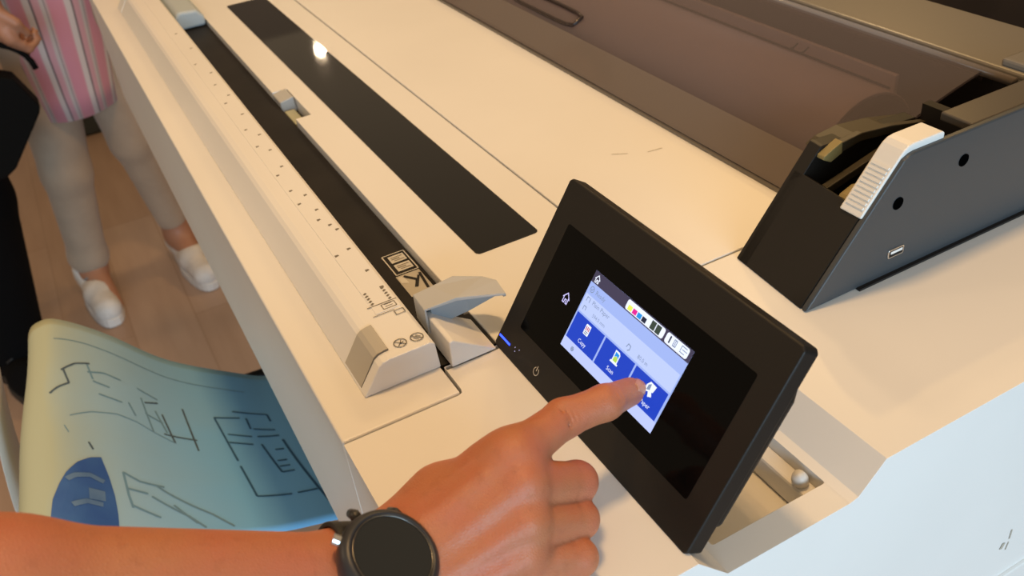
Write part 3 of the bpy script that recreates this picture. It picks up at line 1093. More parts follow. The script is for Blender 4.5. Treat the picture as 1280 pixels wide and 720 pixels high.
tlines('home_icon', house(61.6, 82.6, 2.3), 0.55, 0.38, E_white)
tlines('home_key', house(43.7, 60.0, 3.3), 0.7, 0.25, E_ico)
pts = ring_poly(61.3, 75.4, 1.8, 16)
tlines('ready_icon', [pts + [pts[0]], [(60.4, 75.5), (61.1, 74.7), (62.3, 76.2)]], 0.5, 0.38, E_grey)
ttext('status_text', 'Ready', 65.5, 75.3, 4.0, 0.38, E_grey, True)
ttext('paper_text', 'Plain Paper', 66.6, 69.0, 4.0, 0.38, E_grey, True)
ttext('size_text', '594.0 mm', 71.0, 63.0, 3.3, 0.38, E_grey, True)
ttext('length_text', '80.0 m', 117.0, 63.2, 3.4, 0.38, E_grey, True)
tlines('roll_icon', [[(60.6, 67.6), (60.6, 70.2), (62.4, 70.2)], [(63.6, 70.4), (63.6, 67.6)]], 0.55, 0.38, E_grey)
tlines('roll_icon', [[(61.0, 62.0), (61.0, 64.4), (63.4, 64.4), (63.4, 62.4)]], 0.55, 0.38, E_grey)
tlines('roll_icon', [[(106.2, 63.0), (107.0, 65.2), (109.2, 64.8), (109.4, 62.6), (108.0, 61.6)]], 0.6, 0.38, E_grey)
# button icons
tr('copy_icon', 70.1, 75.0, 50.4, 57.0, 0.38, E_white, 0.6)
tlines('copy_icon_print', [[(71.2, 55.6), (71.2, 53.4)], [(72.6, 55.6), (72.6, 53.6)], [(73.9, 55.6), (73.9, 53.4)]], 0.8, 0.42, E_red)
tlines('copy_icon_line', [[(71, 52.4), (74.1, 52.4)], [(71, 51.3), (73.6, 51.3)]], 0.45, 0.42, E_k)
tq('scan_icon', [(99.6, 49.6), (106.6, 49.6), (106.6, 50.6), (105.6, 50.8), (105.6, 56.0), (104.2, 57.4), (100.6, 57.4), (100.6, 50.8), (99.6, 50.6)], 0.38, E_white)
tq('scan_icon_green', [(101.4, 51.0), (104.9, 51.0), (104.9, 53.2), (103.4, 54.4), (101.4, 53.2)], 0.42, E_lime)
tq('scan_icon_blue', [(101.4, 53.4), (103.4, 54.6), (104.9, 53.4), (104.9, 56.0), (101.4, 56.6)], 0.42, E_c)
tq('paper_icon', [(132.4, 51.0), (138.6, 53.2), (139.4, 57.2), (134.0, 57.6), (132.0, 54.6)], 0.38, E_white)
tq('paper_icon_shade', [(133.4, 52.4), (135.8, 53.2), (135.4, 56.8), (133.4, 55.4)], 0.42, E_grey)
tq('paper_icon_tip', [(136.2, 49.4), (139.0, 50.6), (137.2, 53.6), (135.0, 52.4)], 0.40, E_white)
ttext('button_caption', 'Copy', 73.2, 45.2, 3.7, 0.38, E_white)
ttext('button_caption', 'Scan', 103.2, 45.2, 3.7, 0.38, E_white)
ttext('button_caption', 'Paper', 137.0, 45.2, 3.7, 0.38, E_white)
pts = ring_poly(68.2, 38.0, 1.2, 12)
tlines('foot_icon', [pts + [pts[0]], [(67.0, 38.0), (69.4, 38.0)], [(68.2, 36.9), (68.2, 39.1)]], 0.6, 0.38, E_grey)
# status led, dots, power key
tq('status_led', rrect(0.2, 14.6, 7.2, 8.6, 0.6, 3), 0.2, E_led)
for (u, v) in ((20.2, 9.6), (21.4, 7.4), (25.0, 10.4)):
    tq('led_dot', ring_poly(u, v, 0.35, 8), 0.2, E_ico)
arc = [(48.0 + 2.6 * math.cos(a), 8.9 + 2.6 * math.sin(a)) for a in [math.radians(125 + i * 290 / 20) for i in range(21)]]
tlines('power_key', [arc, [(48.0, 9.3), (48.0, 12.4)]], 0.6, 0.2, M['print_white'])

# ================================================================== PRINTED SHEET
FAR = [(.09, .575), (.026, .596), (-.008, .617), (-.085, .678), (-.1405, .748), (-.180, .787), (-.200, .792), (-.214, .782), (-.224, .75), (-.235, .69), (-.24, .60)]
NEAR = [(.09, .612), (.02, .632), (-.05, .655), (-.121, .693), (-.175, .733), (-.212, .766), (-.238, .775), (-.256, .766), (-.268, .735), (-.285, .66), (-.31, .57)]
XF, XN = -0.80, -0.47


def sheet_pt(s, t):
    i = min(int(t), 9)
    f = t - i

    def cr(P, c):
        p0, p1, p2, p3 = P[max(i - 1, 0)][c], P[i][c], P[i + 1][c], P[min(i + 2, 10)][c]
        return .5 * ((2 * p1) + (-p0 + p2) * f + (2 * p0 - 5 * p1 + 4 * p2 - p3) * f * f + (-p0 + 3 * p1 - 3 * p2 + p3) * f ** 3)
    y = cr(FAR, 0) * (1 - s) + cr(NEAR, 0) * s
    z = cr(FAR, 1) * (1 - s) + cr(NEAR, 1) * s
    y += 0.002 * math.sin(s * 9) * (t / 10)
    return Vector((XF + (XN - XF) * s, y, z))


def sheet_n(s, t):
    e = 0.01
    a = sheet_pt(s + e, t) - sheet_pt(s - e, t)
    b = sheet_pt(s, min(t + e, 10)) - sheet_pt(s, max(t - e, 0))
    n = b.cross(a).normalized()
    return n if n.z > 0 or n.y < 0 else -n


def make_sheet():
    ns, nt = 24, 60
    V, F, U = [], [], []
    for i in range(nt + 1):
        for k in range(ns + 1):
            V.append(sheet_pt(k / ns, 10 * i / nt))
    W = ns + 1
    for i in range(nt):
        for k in range(ns):
            F.append((i * W + k, i * W + k + 1, (i + 1) * W + k + 1, (i + 1) * W + k))
            U += [(k / ns, i / nt), ((k + 1) / ns, i / nt), ((k + 1) / ns, (i + 1) / nt), (k / ns, (i + 1) / nt)]
    me = mesh('printed_sheet', V, F)
    ul = me.uv_layers.new(name='UVMap')
    for i, u in enumerate(U):
        ul.data[i].uv = u
    o = link('printed_sheet', me, M['paper'], None, True)
    s = o.modifiers.new('solid', 'SOLIDIFY')
    s.thickness = 0.0004
    s.offset = -1
    o['label'] = 'printed plan sheet with cool and warm light painted in, draping out below the printer front'
    o['category'] = 'paper'
    return o


SH = make_sheet()


def sheet_lines(name, lines, width, m, lift=0.0009):
    V, F = [], []
    for pts in lines:
        P = []
        for a, b in zip(pts[:-1], pts[1:]):
            n = max(2, int(12 * max(abs(a[0] - b[0]) * 3, abs(a[1] - b[1]))))
            P += [(a[0] + (b[0] - a[0]) * i / n, a[1] + (b[1] - a[1]) * i / n) for i in range(n)]
        P.append(pts[-1])
        Q = [sheet_pt(*p) + sheet_n(*p) * lift for p in P]
        for i in range(len(Q)):
            t = (Q[min(i + 1, len(Q) - 1)] - Q[max(i - 1, 0)]).normalized()
            nn = t.cross(sheet_n(*P[i])).normalized() * width / 2
            V += [Q[i] + nn, Q[i] - nn]
            if i:
                k = len(V)
                F.append((k - 4, k - 3, k - 1, k - 2))
    o = link(name, mesh(name, V, F), m, SH)
    o['kind'] = 'stuff'
    return o


plan = [[(0.35, 2.5), (0.34, 2.15)], [(0.35, 2.5), (0.61, 2.27)], [(0.30, 2.25), (0.31, 1.55)], [(0.31, 1.55), (0.36, 1.5)], [(0.45, 2.35), (0.46, 2.0)], [(0.5, 2.35), (0.51, 2.0)],
        [(0.41, 1.95), (0.42, 1.45)], [(0.46, 1.9), (0.46, 1.4)], [(0.51, 1.85), (0.69, 1.6)], [(0.69, 1.6), (0.69, 1.35)], [(0.55, 1.6), (0.55, 1.4)], [(0.62, 1.62), (0.62, 1.42)], [(0.655, 1.61), (0.655, 1.40)],
        [(0.82, 1.45), (0.82, 1.1)], [(0.64, 2.25), (0.81, 2.1)], [(0.81, 2.1), (0.82, 1.55)], [(0.34, 2.05), (0.41, 2.0)]]
sheet_lines('plan_drawing', plan, 0.0026, M['line_blue'])
sheet_lines('plan_axis', [[(0.49, 1.35), (0.99, 0.93)]], 0.0030, M['line_blue'])
elev = [[(0.23, 4.4), (0.30, 4.3)], [(0.27, 4.4), (0.25, 4.1), (0.26, 3.8)], [(0.31, 4.3), (0.32, 4.0)], [(0.37, 4.2), (0.38, 3.8)],
        [(0.37, 3.7), (0.43, 3.6)], [(0.27, 3.55), (0.30, 3.25)], [(0.32, 3.5), (0.49, 3.35)], [(0.37, 3.3), (0.48, 3.15)], [(0.40, 3.45), (0.43, 3.2)]]
sheet_lines('elevation_drawing', elev, 0.0021, M['line_faint'])
sheet_lines('elevation_outline', [[(0.29, 5.0), (0.24, 4.65), (0.22, 4.35)], [(0.28, 4.95), (0.35, 4.8)], [(0.35, 4.8), (0.38, 5.1), (0.41, 5.35)], [(0.32, 2.9), (0.56, 2.75)], [(0.49, 3.2), (0.5, 2.75)], [(0.38, 3.2), (0.53, 3.05)], [(0.34, 3.45), (0.32, 3.25)], [(0.62, 4.45), (0.65, 4.38)]], 0.0023, M['line_dark'])
sheet_lines('construction_line', [[(0.51, 4.8), (0.47, 4.35), (0.45, 3.9), (0.46, 3.6), (0.53, 3.05)], [(0.12, 5.2), (0.11, 4.4), (0.12, 3.6), (0.14, 2.8), (0.15, 2.0)], [(0.56, 4.95), (0.59, 4.85)]], 0.0011, M['line_faint'])
sheet_lines('section_drawing', [[(0.73, 3.9), (0.83, 3.85), (0.88, 3.8)], [(0.73, 3.9), (0.76, 3.65), (0.77, 3.3)], [(0.80, 3.85), (0.81, 3.55)], [(0.87, 3.8), (0.91, 3.4)], [(0.77, 3.4), (0.79, 3.3), (0.89, 2.7), (0.95, 2.45)], [(0.85, 3.2), (0.93, 2.9)], [(0.82, 3.5), (0.90, 3.0), (0.95, 2.8)]], 0.0026, M['line_faint'])


def sheet_patch(name, poly, m, lift):
    bm = bmesh.new()
    vs = [bm.verts.new((s, t, 0)) for s, t in poly]
    bm.faces.new(vs)
    bmesh.ops.triangulate(bm, faces=bm.faces)
    for _ in range(3):
        bmesh.ops.subdivide_edges(bm, edges=bm.edges[:], cuts=1, use_grid_fill=True)
    for v in bm.verts:
        s, t = v.co.x, v.co.y
        v.co = sheet_pt(s, t) + sheet_n(s, t) * lift
    me = bpy.data.meshes.new(name)
    bm.to_mesh(me)
    bm.free()
    return link(name, me, m, SH)


disc = [(0.68, 4.25), (0.69, 4.45), (0.72, 4.72), (0.77, 5.0), (0.82, 5.2), (0.88, 5.4), (0.99, 5.5), (0.99, 4.05), (0.92, 4.05), (0.84, 4.08), (0.76, 4.15)]
sheet_patch('printed_photo', disc, M['photo_blue'], 0.0010)
sheet_lines('photo_detail', [[(0.80, 5.0), (0.78, 4.8), (0.77, 4.5), (0.79, 4.25)], [(0.90, 4.9), (0.88, 4.6), (0.885, 4.3)]], 0.0060, M['photo_pale'], 0.0014)
sheet_patch('photo_window', [(0.825, 4.55), (0.87, 4.55), (0.87, 4.25), (0.83, 4.25)], M['photo_pale'], 0.0014)

# second print hanging behind the sheet
V, F = [], []
for i in range(9):
    t = i / 8
    y = -0.262 - 0.03 * math.sin(1.5 * t)
    z = 0.74 - 0.20 * t
    V += [(-0.83, y, z), (-0.70, y - 0.012, z - 0.004)]
    if i:
        F.append((2 * i - 2, 2 * i - 1, 2 * i + 1, 2 * i))
ws = link('printed_sheet', mesh('back_sheet', V, F), M['paper_white'], None, True)
s = ws.modifiers.new('solid', 'SOLIDIFY')
s.thickness = 0.0005
ws['label'] = 'white sheet with a blue print hanging outside the plan sheet'
ws['category'] = 'paper'

# ================================================================== POINTING ARM
PA = empty('person', (-0.16, -0.42, 0.0), 'bare right forearm with a black wristwatch, index finger on the touch panel', 'person')
v3 = lambda *a: np.array(a, float)
tip, dip, pip, mcp = v3(-.0832, .1400, 1.0442), v3(-.0754, .1191, 1.0532), v3(-.0746, .0933, 1.0563), v3(-.0560, .0545, 1.0670)
m1, m2, m3 = v3(-.0432, .0517, 1.0612), v3(-.0318, .0455, 1.0490), v3(-.0262, .0395, 1.0350)
q1, q2, q3 = v3(-.0534, .0868, 1.0327), v3(-.0400, .0790, 1.0225), v3(-.0245, .0690, 1.0165)
wr = v3(-.0465, -.0281, 1.0399)
f0 = v3(-.0993, -.1682, 1.0750)
el = v3(-.160, -.315, 1.115)
vw = v3(.6201, -.0855, .7798)
ax = (wr - f0) / np.linalg.norm(wr - f0)
vw = vw - ax * (vw @ ax)
vw /= np.linalg.norm(vw)          # outward on the back of the hand
wd = np.cross(ax, vw)             # across the wrist (towards the little finger or thumb)
B = Body(0.0014)
palm = []
hv_ = (m1 - wr) / np.linalg.norm(m1 - wr)
back = lambda p, d: p - vw * d
base = [wr + wd * s for s in (-.017, -.006, .006, .016)]
sgn = 1 if np.dot(wd, mcp - m3) > 0 else -1
base = [wr + ax * .016 + wd * (sgn * s) + vw * -.003 for s in (.017, .006, -.006, -.016)]
for b_, k_, r0, r1 in zip(base, (mcp, m1, m2, m3), (.0145, .0150, .0145, .0135), (.0112, .0120, .0116, .0108)):
    palm.append((b_, back(k_, .002), r0, r1))
    palm.append((back(b_, .012), back(k_, .011), r0, .010))
hv = (m1 - wr) / np.linalg.norm(m1 - wr)
palm.append((back(mcp, .006) - hv * .010, back(m2, .008) - hv * .010, .0105, .0105))
palm.append((back(m1, .006) - hv * .010, back(m3, .008) - hv * .010, .0105, .010))
# thumb side muscle and first web
th0, th1, th2, th3 = v3(-.0625, -.004, 1.0350), v3(-.0770, .0370, 1.0385), v3(-.0735, .0625, 1.0270), v3(-.0640, .0770, 1.0165)
palm.append((th0, th1, .0165, .0135))
palm.append((th0 * .5 + th1 * .5, back(mcp, .010), .0150, .010))
palm.append((base[0] - vw * .008 + wd * (sgn * .004), mcp - vw * .007 - hv_ * .006, .0125, .0115))
palm.append((th0 + v3(-.004, .012, .006), th0 * .4 + th1 * .6 + v3(-.002, 0, .008), .0165, .0150))
B.group(palm, .010, 0)
wf, ff = v3(-.0461, -.0356, 1.0399), v3(-.0508, -.1579, 1.1101)
el = v3(-.0640, -.2700, 1.1730)
axf = (wf - ff) / np.linalg.norm(wf - ff)
vf = v3(.6201, -.0855, .7798)
vf = vf - axf * (vf @ axf)
vf /= np.linalg.norm(vf)
wdf = np.cross(axf, vf)
fore = []
for q in (-1, 1):
    fore += [(wr + wd * (.0095 * q) + ax * .012, wf + wdf * (.0095 * q), .0175, .0172), (wf + wdf * (.0095 * q), ff + wdf * (.010 * q), .0172, .0250),
             (ff + wdf * (.010 * q), el + wdf * (.010 * q), .0250, .0360)]
fore.append((el, v3(-.150, -.385, 1.290), .042, .047))
B.group(fore, .016, .018)
# tendons and knuckles
tend = []
for b_, k_ in zip(base, (mcp, m1, m2, m3)):
    tend.append((b_ + vw * .0130, k_ + vw * .0102, .0028, .0038))
    tend.append((k_ + vw * (.0030 if k_ is not mcp else .0008), k_ + vw * (.0030 if k_ is not mcp else .0008) + ax * .001, .0095, .0095))
tend.append((wr + wd * (-sgn * .020) + vw * .010, wr + wd * (-sgn * .020) + vw * .009, .010, .010))
B.group(tend, .006, .0085)
fing = []
fi = Body(0.0014)
INDEX = [(mcp, pip, .0116, .0100), (pip, dip, .0100, .0092), (dip, tip, .0092, .0079)]
MID = [(m1, q1, .0118, .0102), (q1, v3(-.0690, .0735, 1.0205), .0102, .0090), (v3(-.0690, .0735, 1.0205), v3(-.0650, .0530, 1.0260), .0088, .0078)]
RNG = [(m2, q2, .0112, .0098), (q2, v3(-.0560, .0665, 1.0115), .0096, .0086), (v3(-.0560, .0665, 1.0115), v3(-.0530, .0470, 1.0165), .0084, .0075)]
PNK = [(m3, q3, .0104, .0090), (q3, v3(-.0390, .0580, 1.0098), .0088, .0078), (v3(-.0390, .0580, 1.0098), v3(-.0380, .0410, 1.0130), .0076, .0068)]
THB = [(th1, th2, .0120, .0105), (th2, th3, .0105, .0085)]
allf = []
B.group(INDEX, .004, .0085)
B.group(MID, .004, .0028)
B.group(RNG, .004, .0022)
B.group(PNK, .004, .0022)
B.group(THB, .004, .0040)
# knuckle creases
cr_ = []
fd = (dip - pip) / np.linalg.norm(dip - pip)
up_ = vw - fd * (vw @ fd)
up_ /= np.linalg.norm(up_)
sd = np.cross(fd, up_)
for o_ in (-.0042, -.0012, .0016, .0046):
    c0 = pip + fd * o_ + up_ * .0103
    cr_.append((c0 - sd * .0052, c0 + sd * .0052, .0006, .0006))
fd2 = (tip - dip) / np.linalg.norm(tip - dip)
up2 = vw - fd2 * (vw @ fd2)
up2 /= np.linalg.norm(up2)
sd2 = np.cross(fd2, up2)
for o_ in (-.0022, .0004, .0028):
    c0 = dip + fd2 * o_ + up2 * .0094
    cr_.append((c0 - sd2 * .0050, c0 + sd2 * .0050, .0005, .0005))
B.group(cr_, 0, .0022, cut=True)
HAND = B.build('body', M['skin'], PA, 2)
# fingernail of the index finger
V, F = [], []
nl = 9
for i in range(nl):
    for k in range(nl):
        a = (i / (nl - 1) - .5) * 2
        b_ = (k / (nl - 1))
        ww = .0050 * (1 - .35 * max(0, b_ - .6) ** 2 * 6 - .15 * (1 - b_) ** 3)
        p = tip + fd2 * (-.0030 + .0100 * b_) + sd2 * (a * ww) + up2 * (.0084 - .0026 * a * a - .0016 * max(0, b_ - .5) ** 2 * 4)
        V.append(p)
for i in range(nl - 1):
    for k in range(nl - 1):
        F.append((i * nl + k, (i + 1) * nl + k, (i + 1) * nl + k + 1, i * nl + k + 1))
nm = mesh('fingernail', V, F)
nlo = link('fingernail', nm, M['nail'], PA, True)
s = nlo.modifiers.new('solid', 'SOLIDIFY')
s.thickness = 0.0006
S_ = Body(0.005)
S_.group([(v3(-.108, -.325, 1.232), v3(-.220, -.470, 1.380), .060, .074)], .02, 0)
S_.build('sleeve', M['navy_cloth'], PA)

# ---- wristwatch
axw, vww, wdw = axf, vf, wdf
cw = wf - axf * .003
nr_w = vww * math.cos(math.radians(25)) - wdw * math.sin(math.radians(25)) * (1 if (wdw @ wd) * sgn < 0 else -1)
wc = cw + nr_w * .0320 + axw * .006
WA = empty('wristwatch', tuple(wr), 'black round wristwatch on a black strap worn on the pointing arm', 'watch')
nrm = nr_w + axw * -.05
nrm /= np.linalg.norm(nrm)
e1 = axw - nrm * (axw @ nrm)
e1 /= np.linalg.norm(e1)
e2 = np.cross(nrm, e1)


def wdisc(name, prof, m, n=56):
    V, F = [], []
    for r, hgt in prof:
        for k in range(n):
            a = 2 * math.pi * k / n
            V.append(wc + e1 * (r * math.cos(a)) + e2 * (r * math.sin(a)) + nrm * hgt)
    for i in range(len(prof) - 1):
        for k in range(n):
            F.append((i * n + k, i * n + (k + 1) % n, (i + 1) * n + (k + 1) % n, (i + 1) * n + k))
    F.append(tuple(range(n)))
    F.append(tuple(range(len(prof) * n - 1, (len(prof) - 1) * n - 1, -1)))
    me = mesh(name, V, F)
    fix_normals(me)
    o = link(name, me, m, WA, False)
    return o


case = wdisc('case', [(.0195, -.006), (.0222, -.0045), (.0230, -.001), (.0230, .002), (.0222, .0042), (.0203, .0058), (.0188, .0060), (.0185, .0046)], M['watch_case'])
case.data.polygons.foreach_set('use_smooth', [len(p.vertices) == 4 for p in case.data.polygons])
wdisc('dial_glass', [(.0184, .0044), (.0184, .0052), (.0178, .0054)], M['watch_glass'])
V, F = [], []
rim = [(.0182 * math.cos(2 * math.pi * k / 56), .0182 * math.sin(2 * math.pi * k / 56)) for k in range(56)]
joined('rim_ring', [tube_vf([tuple(wc + e1 * a + e2 * b + nrm * .0056) for a, b in rim], .00030, 6, True)], M['rim'], WA, True)
# strap around the wrist
V, F = [], []
n = 60
for k in range(n):
    a = 2 * math.pi * k / n
    cs, sn = math.cos(a), math.sin(a)
    for wdt, th_ in ((-.0105, 0), (.0105, 0), (.0105, .0024), (-.0105, .0024)):
        V.append(cw + axw * wdt + wdw * ((.0300 + th_) * cs) + vww * (.0010 + (.0210 + th_) * sn))
for k in range(n):
    j = (k + 1) % n
    for c in range(4):
        F.append((k * 4 + c, k * 4 + (c + 1) % 4, j * 4 + (c + 1) % 4, j * 4 + c))
me = mesh('strap', V, F)
fix_normals(me)
so = link('strap', me, M['rubber'], WA)
bevel(so, .0006, 2, 50)
for sg in (-1, 1):
    pth = [tuple(wc + e1 * (sg * .0) + e2 * (sgg * .0205) + e1 * (sg * .0085) - nrm * .0005) for sgg in (1,)]
for sgg in (-1, 1):
    lug = []
    for sg in (-1, 1):
        a0 = wc + e2 * (sgg * .0205) + e1 * (sg * .0100) - nrm * .0005
        b0 = wc + e2 * (sgg * .0268) + e1 * (sg * .0095) - nrm * .0065
        lug.append(tube_vf([tuple(a0), tuple(a0 * .5 + b0 * .5 + nrm * .001), tuple(b0)], [.0026, .0026, .0022], 10))
    joined('lug', lug, M['watch_case'], WA, True)
joined('crown', [tube_vf([tuple(wc - e1 * .0200 - e2 * (-.0100) * 1.0), tuple(wc - e1 * .0232 + e2 * .0116)], .0026, 14)], M['metal'], WA, False)

# ================================================================== PEOPLE BEHIND
def head(Bd, c, fwd, s=1.0):
    c = np.array(c, float)
    f = np.array(fwd, float)
    f /= np.linalg.norm(f)
    r = np.cross(f, [0, 0, 1])
    up = v3(0, 0, 1)
    Bd.group([(c + up * .03 * s - f * .015, c + up * .02 * s - f * .01, .085 * s, .085 * s), (c - up * .05 * s + f * .035 * s, c - up * .065 * s + f * .045 * s, .050 * s, .040 * s),
              (c - up * .03 * s + r * .0, c - up * .20 * s - f * .03, .058 * s, .055 * s)], .03, .03)
    Bd.group([(c - up * .005 + f * .088 * s, c - up * .035 * s + f * .100 * s, .008, .013)] + [(c + r * sx * .078 - up * .02, c + r * sx * .080 + up * .02, .012, .014) for sx in (-1, 1)], .006, .012)
    Bd.group([(c + r * sx * .033 + up * .002 + f * .092 * s, c + r * sx * .034 + up * .002 + f * .093 * s, .012, .012) for sx in (-1, 1)], 0, .010, cut=True)
    Bd.group([(c - r * .018 - up * .062 + f * .092 * s, c + r * .018 - up * .062 + f * .092 * s, .003, .003)], 0, .004, cut=True)
    return c, f, r, up


def face_and_hair(c, f, r, up, parent, hair=True, long=False):
    ey = []
    for sx in (-1, 1):
        Eb = Body(0.003)
        Eb.group([(c + r * sx * .033 + up * .002 + f * .072, c + r * sx * .033 + up * .002 + f * .0721, .0115, .0115)], 0, 0)
        Eb.build('eye', M['paper_white'], parent)
    Hb = Body(0.006)
    pr = [(c + up * .045 - f * .022, c + up * .035 - f * .026, .091, .090), (c + up * .0 - f * .05, c - up * .06 - f * .05, .070, .055)]
    if long:
        pr += [(c - up * .02 - f * .05 + r * sx * .06, c - up * .22 - f * .06 + r * sx * .06, .045, .03) for sx in (-1, 1)]
    Hb.group(pr, .03, 0)
    Hb.build('hair', M['hair'], parent)


def hand_prims(w, d, s, th):
    """simple half closed hand: wrist w, direction d, side s (towards the thumb), th = palm normal"""
    w, d, s, th = (np.array(q, float) for q in (w, d, s, th))
    P = [(w, w + d * .07 + s * .018, .022, .015), (w, w + d * .07 - s * .020, .022, .014), (w + d * .06 + s * .02, w + d * .06 - s * .02, .013, .013)]
    Fg = []
    for i, L in enumerate((.040, .044, .041, .032)):
        k = w + d * (.078 - .004 * abs(i - 1)) + s * (.026 - .0175 * i)
        p = k + d * L * .75 + th * L * .55
        q = p - d * .008 + th * .026
        e = q - d * .020 + th * .004
        Fg.append([(k, p, .0095, .0088), (p, q, .0088, .008), (q, e, .008, .007)])
    Tb = [(w + d * .015 + s * .02, w + d * .045 + s * .042 + th * .012, .013, .011), (w + d * .045 + s * .042 + th * .012, w + d * .075 + s * .034 + th * .03, .010, .008)]
    return P, Fg, Tb


# --- woman in the striped shirt
W = empty('person', (-2.15, -0.08, 0.0), 'person in a pink striped shirt, beige cropped trousers and white sneakers', 'person')
aA, kA, hA = v3(-2.225, -.205, .085), v3(-2.160, -.165, .40), v3(-2.15, -.115, .80)
aB, kB, hB = v3(-2.250, .045, .085), v3(-2.190, .010, .42), v3(-2.16, -.005, .80)
Bd = Body(0.008)
ch = v3(-2.15, -.050, 1.20)
Bd.group([(aA, kA, .034, .048), (kA, hA, .048, .070), (aB, kB, .034, .048), (kB, hB, .048, .070),
          (aA, aA + v3(.15, .02, -.050), .034, .026), (aB, aB + v3(.17, .02, -.050), .034, .026),
          (hA, hB, .085, .085), (v3(-2.15, -.06, .85), ch, .095, .11), (ch + v3(0, -.10, .08), ch + v3(0, .10, .08), .055, .055)], .04, 0)
arm1 = [(ch + v3(0, -.17, .08), v3(-2.20, -.27, .98), .045, .038), (v3(-2.20, -.27, .98), v3(-2.07, -.20, 1.00), .036, .026)]
arm2 = [(ch + v3(0, .17, .08), v3(-2.06, .19, 1.02), .045, .038), (v3(-2.06, .19, 1.02), v3(-1.88, .10, 1.10), .036, .026)]
Bd.group(arm1 + arm2, .02, .03)
for w_, d_ in ((v3(-2.07, -.20, 1.00), v3(.90, .42, .1)), (v3(-1.88, .10, 1.10), v3(.95, -.3, .1))):
    P, Fg, Tb = hand_prims(w_, d_ / np.linalg.norm(d_), np.cross(v3(0, 0, 1), d_) / np.linalg.norm(d_), v3(0, 0, -1))
    Bd.group(P, .01, .012)
    for g in Fg + [Tb]:
        Bd.group(g, .003, .006)
hd = head(Bd, ch + v3(.03, 0, .33), (1, 0.1, -.25))
Bd.build('body', M['skin_far'], W)
face_and_hair(*hd, W, True, True)
Tb_ = Body(0.007)
cA, cB = aA + (kA - aA) * .14, aB + (kB - aB) * .20
Tb_.group([(cA, cA + v3(0, 0, .002), .050, .050), (cA, kA, .048, .058), (kA, hA, .060, .082), ], .02, 0)
Tb_.group([(cB, kB, .040, .052), (kB, hB, .056, .080)], .02, .012)
Tb_.group([(hA, hB, .098, .098), (v3(-2.15, -.06, .86), v3(-2.15, -.055, .95), .105, .10)], .03, .04)
Tb_.build('trousers', M['trouser_beige'], W)
sy = -.062
loft('shirt', [(-2.15, -.076, .560, .100, .092), (-2.15, -.074, .62, .108, .100), (-2.15, -.068, .72, .122, .112), (-2.15, -.060, .82, .130, .120), (-2.15, -.056, .92, .132, .125), (-2.15, -.052, 1.05, .130, .135), (-2.15, -.050, 1.18, .132, .150), (-2.15, -.050, 1.28, .115, .165), (-2.15, -.050, 1.335, .075, .11), (-2.15, -.05, 1.35, .06, .06)],
     M['shirt'], W, 64, 0.003, 0.025)
for arm in (arm1, arm2):
    Sl = Body(0.007)
    Sl.group([(arm[0][0], arm[0][0] + (arm[0][1] - arm[0][0]) * .75, .056, .052)], .02, 0)
    Sl.build('sleeve', M['shirt'], W)


def shoe(parent, heel, toe, m, msole, w=.044):
    heel, toe = np.array(heel, float), np.array(toe, float)
    d = (toe - heel) / np.linalg.norm(toe - heel)
    sd_ = np.cross(v3(0, 0, 1), d)
    Sb = Body(0.006)
    up = v3(0, 0, 1)
    Sb.group([(heel + d * .035 + up * .048, heel + d * .16 + up * .046, .036, w - .006), (heel + d * .16 + up * .044, toe - d * .038 + up * .038, w - .006, .036), (heel + d * .035 + up * .06, heel + d * .07 + up * .085, .036, .040)], .02, 0)
    Sb.group([(heel + d * .062 + up * .135, heel + d * .072 + up * .12, .030, .030)], 0, .008, cut=True)
    sh = Sb.build('shoe', m, parent)
    L = float(np.linalg.norm(toe - heel))
    out = []
    for k in range(28):
        a = 2 * math.pi * k / 28
        c, s2 = math.cos(a), math.sin(a)
        ww = w * (1.0 if c > -.2 else .86)
        p = heel + d * (L * .5 + L * .5 * c) + sd_ * ww * (abs(s2) ** .7) * (1 if s2 > 0 else -1)
        out.append((p[0], p[1]))
    prism('sole', out, .001, .026, 'z', msole, sh, .003)
    lc = []
    for i in range(4):
        q = heel + d * (.105 + .022 * i) + up * (.100 - .007 * i)
        lc.append(tube_vf([tuple(q - sd_ * .022 - up * .008), tuple(q), tuple(q + sd_ * .022 - up * .008)], .003, 6))
    joined('laces', lc, M['lace'] if msole is M['sole'] else msole, sh, True)
    return sh


shoe(W, (-2.295, -.222, 0), (-2.020, -.196, 0), M['shoe'], M['sole'])
shoe(W, (-2.315, .036, 0), (-2.030, .072, 0), M['shoe'], M['sole'])

# --- person in black at the left edge, carrying a black bag
K = empty('person', (-1.95, -0.50, 0.0), 'person in black clothes at the left edge, one hand hanging over a black bag', 'person')
Bd = Body(0.008)
ch = v3(-1.98, -.44, 1.28)
a1, k1, h1 = v3(-1.96, -.430, .09), v3(-1.95, -.368, .48), v3(-1.96, -.36, .88)
a2, k2, h2 = v3(-2.10, -.50, .09), v3(-2.02, -.50, .48), v3(-2.00, -.52, .88)
e1_, w1_ = v3(-1.91, -.235, 1.10), v3(-1.84, -0.1673, 0.9068)
Bd.group([(a1, k1, .04, .055), (k1, h1, .050, .07), (a2, k2, .04, .050), (k2, h2, .050, .07), (h1, h2, .08, .08), (v3(-1.98, -.44, .95), ch, .11, .12), (ch + v3(0, -.12, .10), ch + v3(0, .12, .10), .06, .06),
          (a1, a1 + v3(.06, .02, -.05), .030, .02), (a2, a2 + v3(.06, .02, -.05), .030, .02)], .03, 0)
Bd.group([(ch + v3(0, .17, .08), e1_, .05, .042), (e1_, w1_, .042, .028)], .02, .03)
Bd.group([(ch + v3(0, -.19, .08), v3(-1.95, -.68, 1.10), .05, .042), (v3(-1.95, -.68, 1.10), v3(-1.88, -.66, .88), .042, .028)], .02, .03)
dd = v3(.0, .10, -.99)
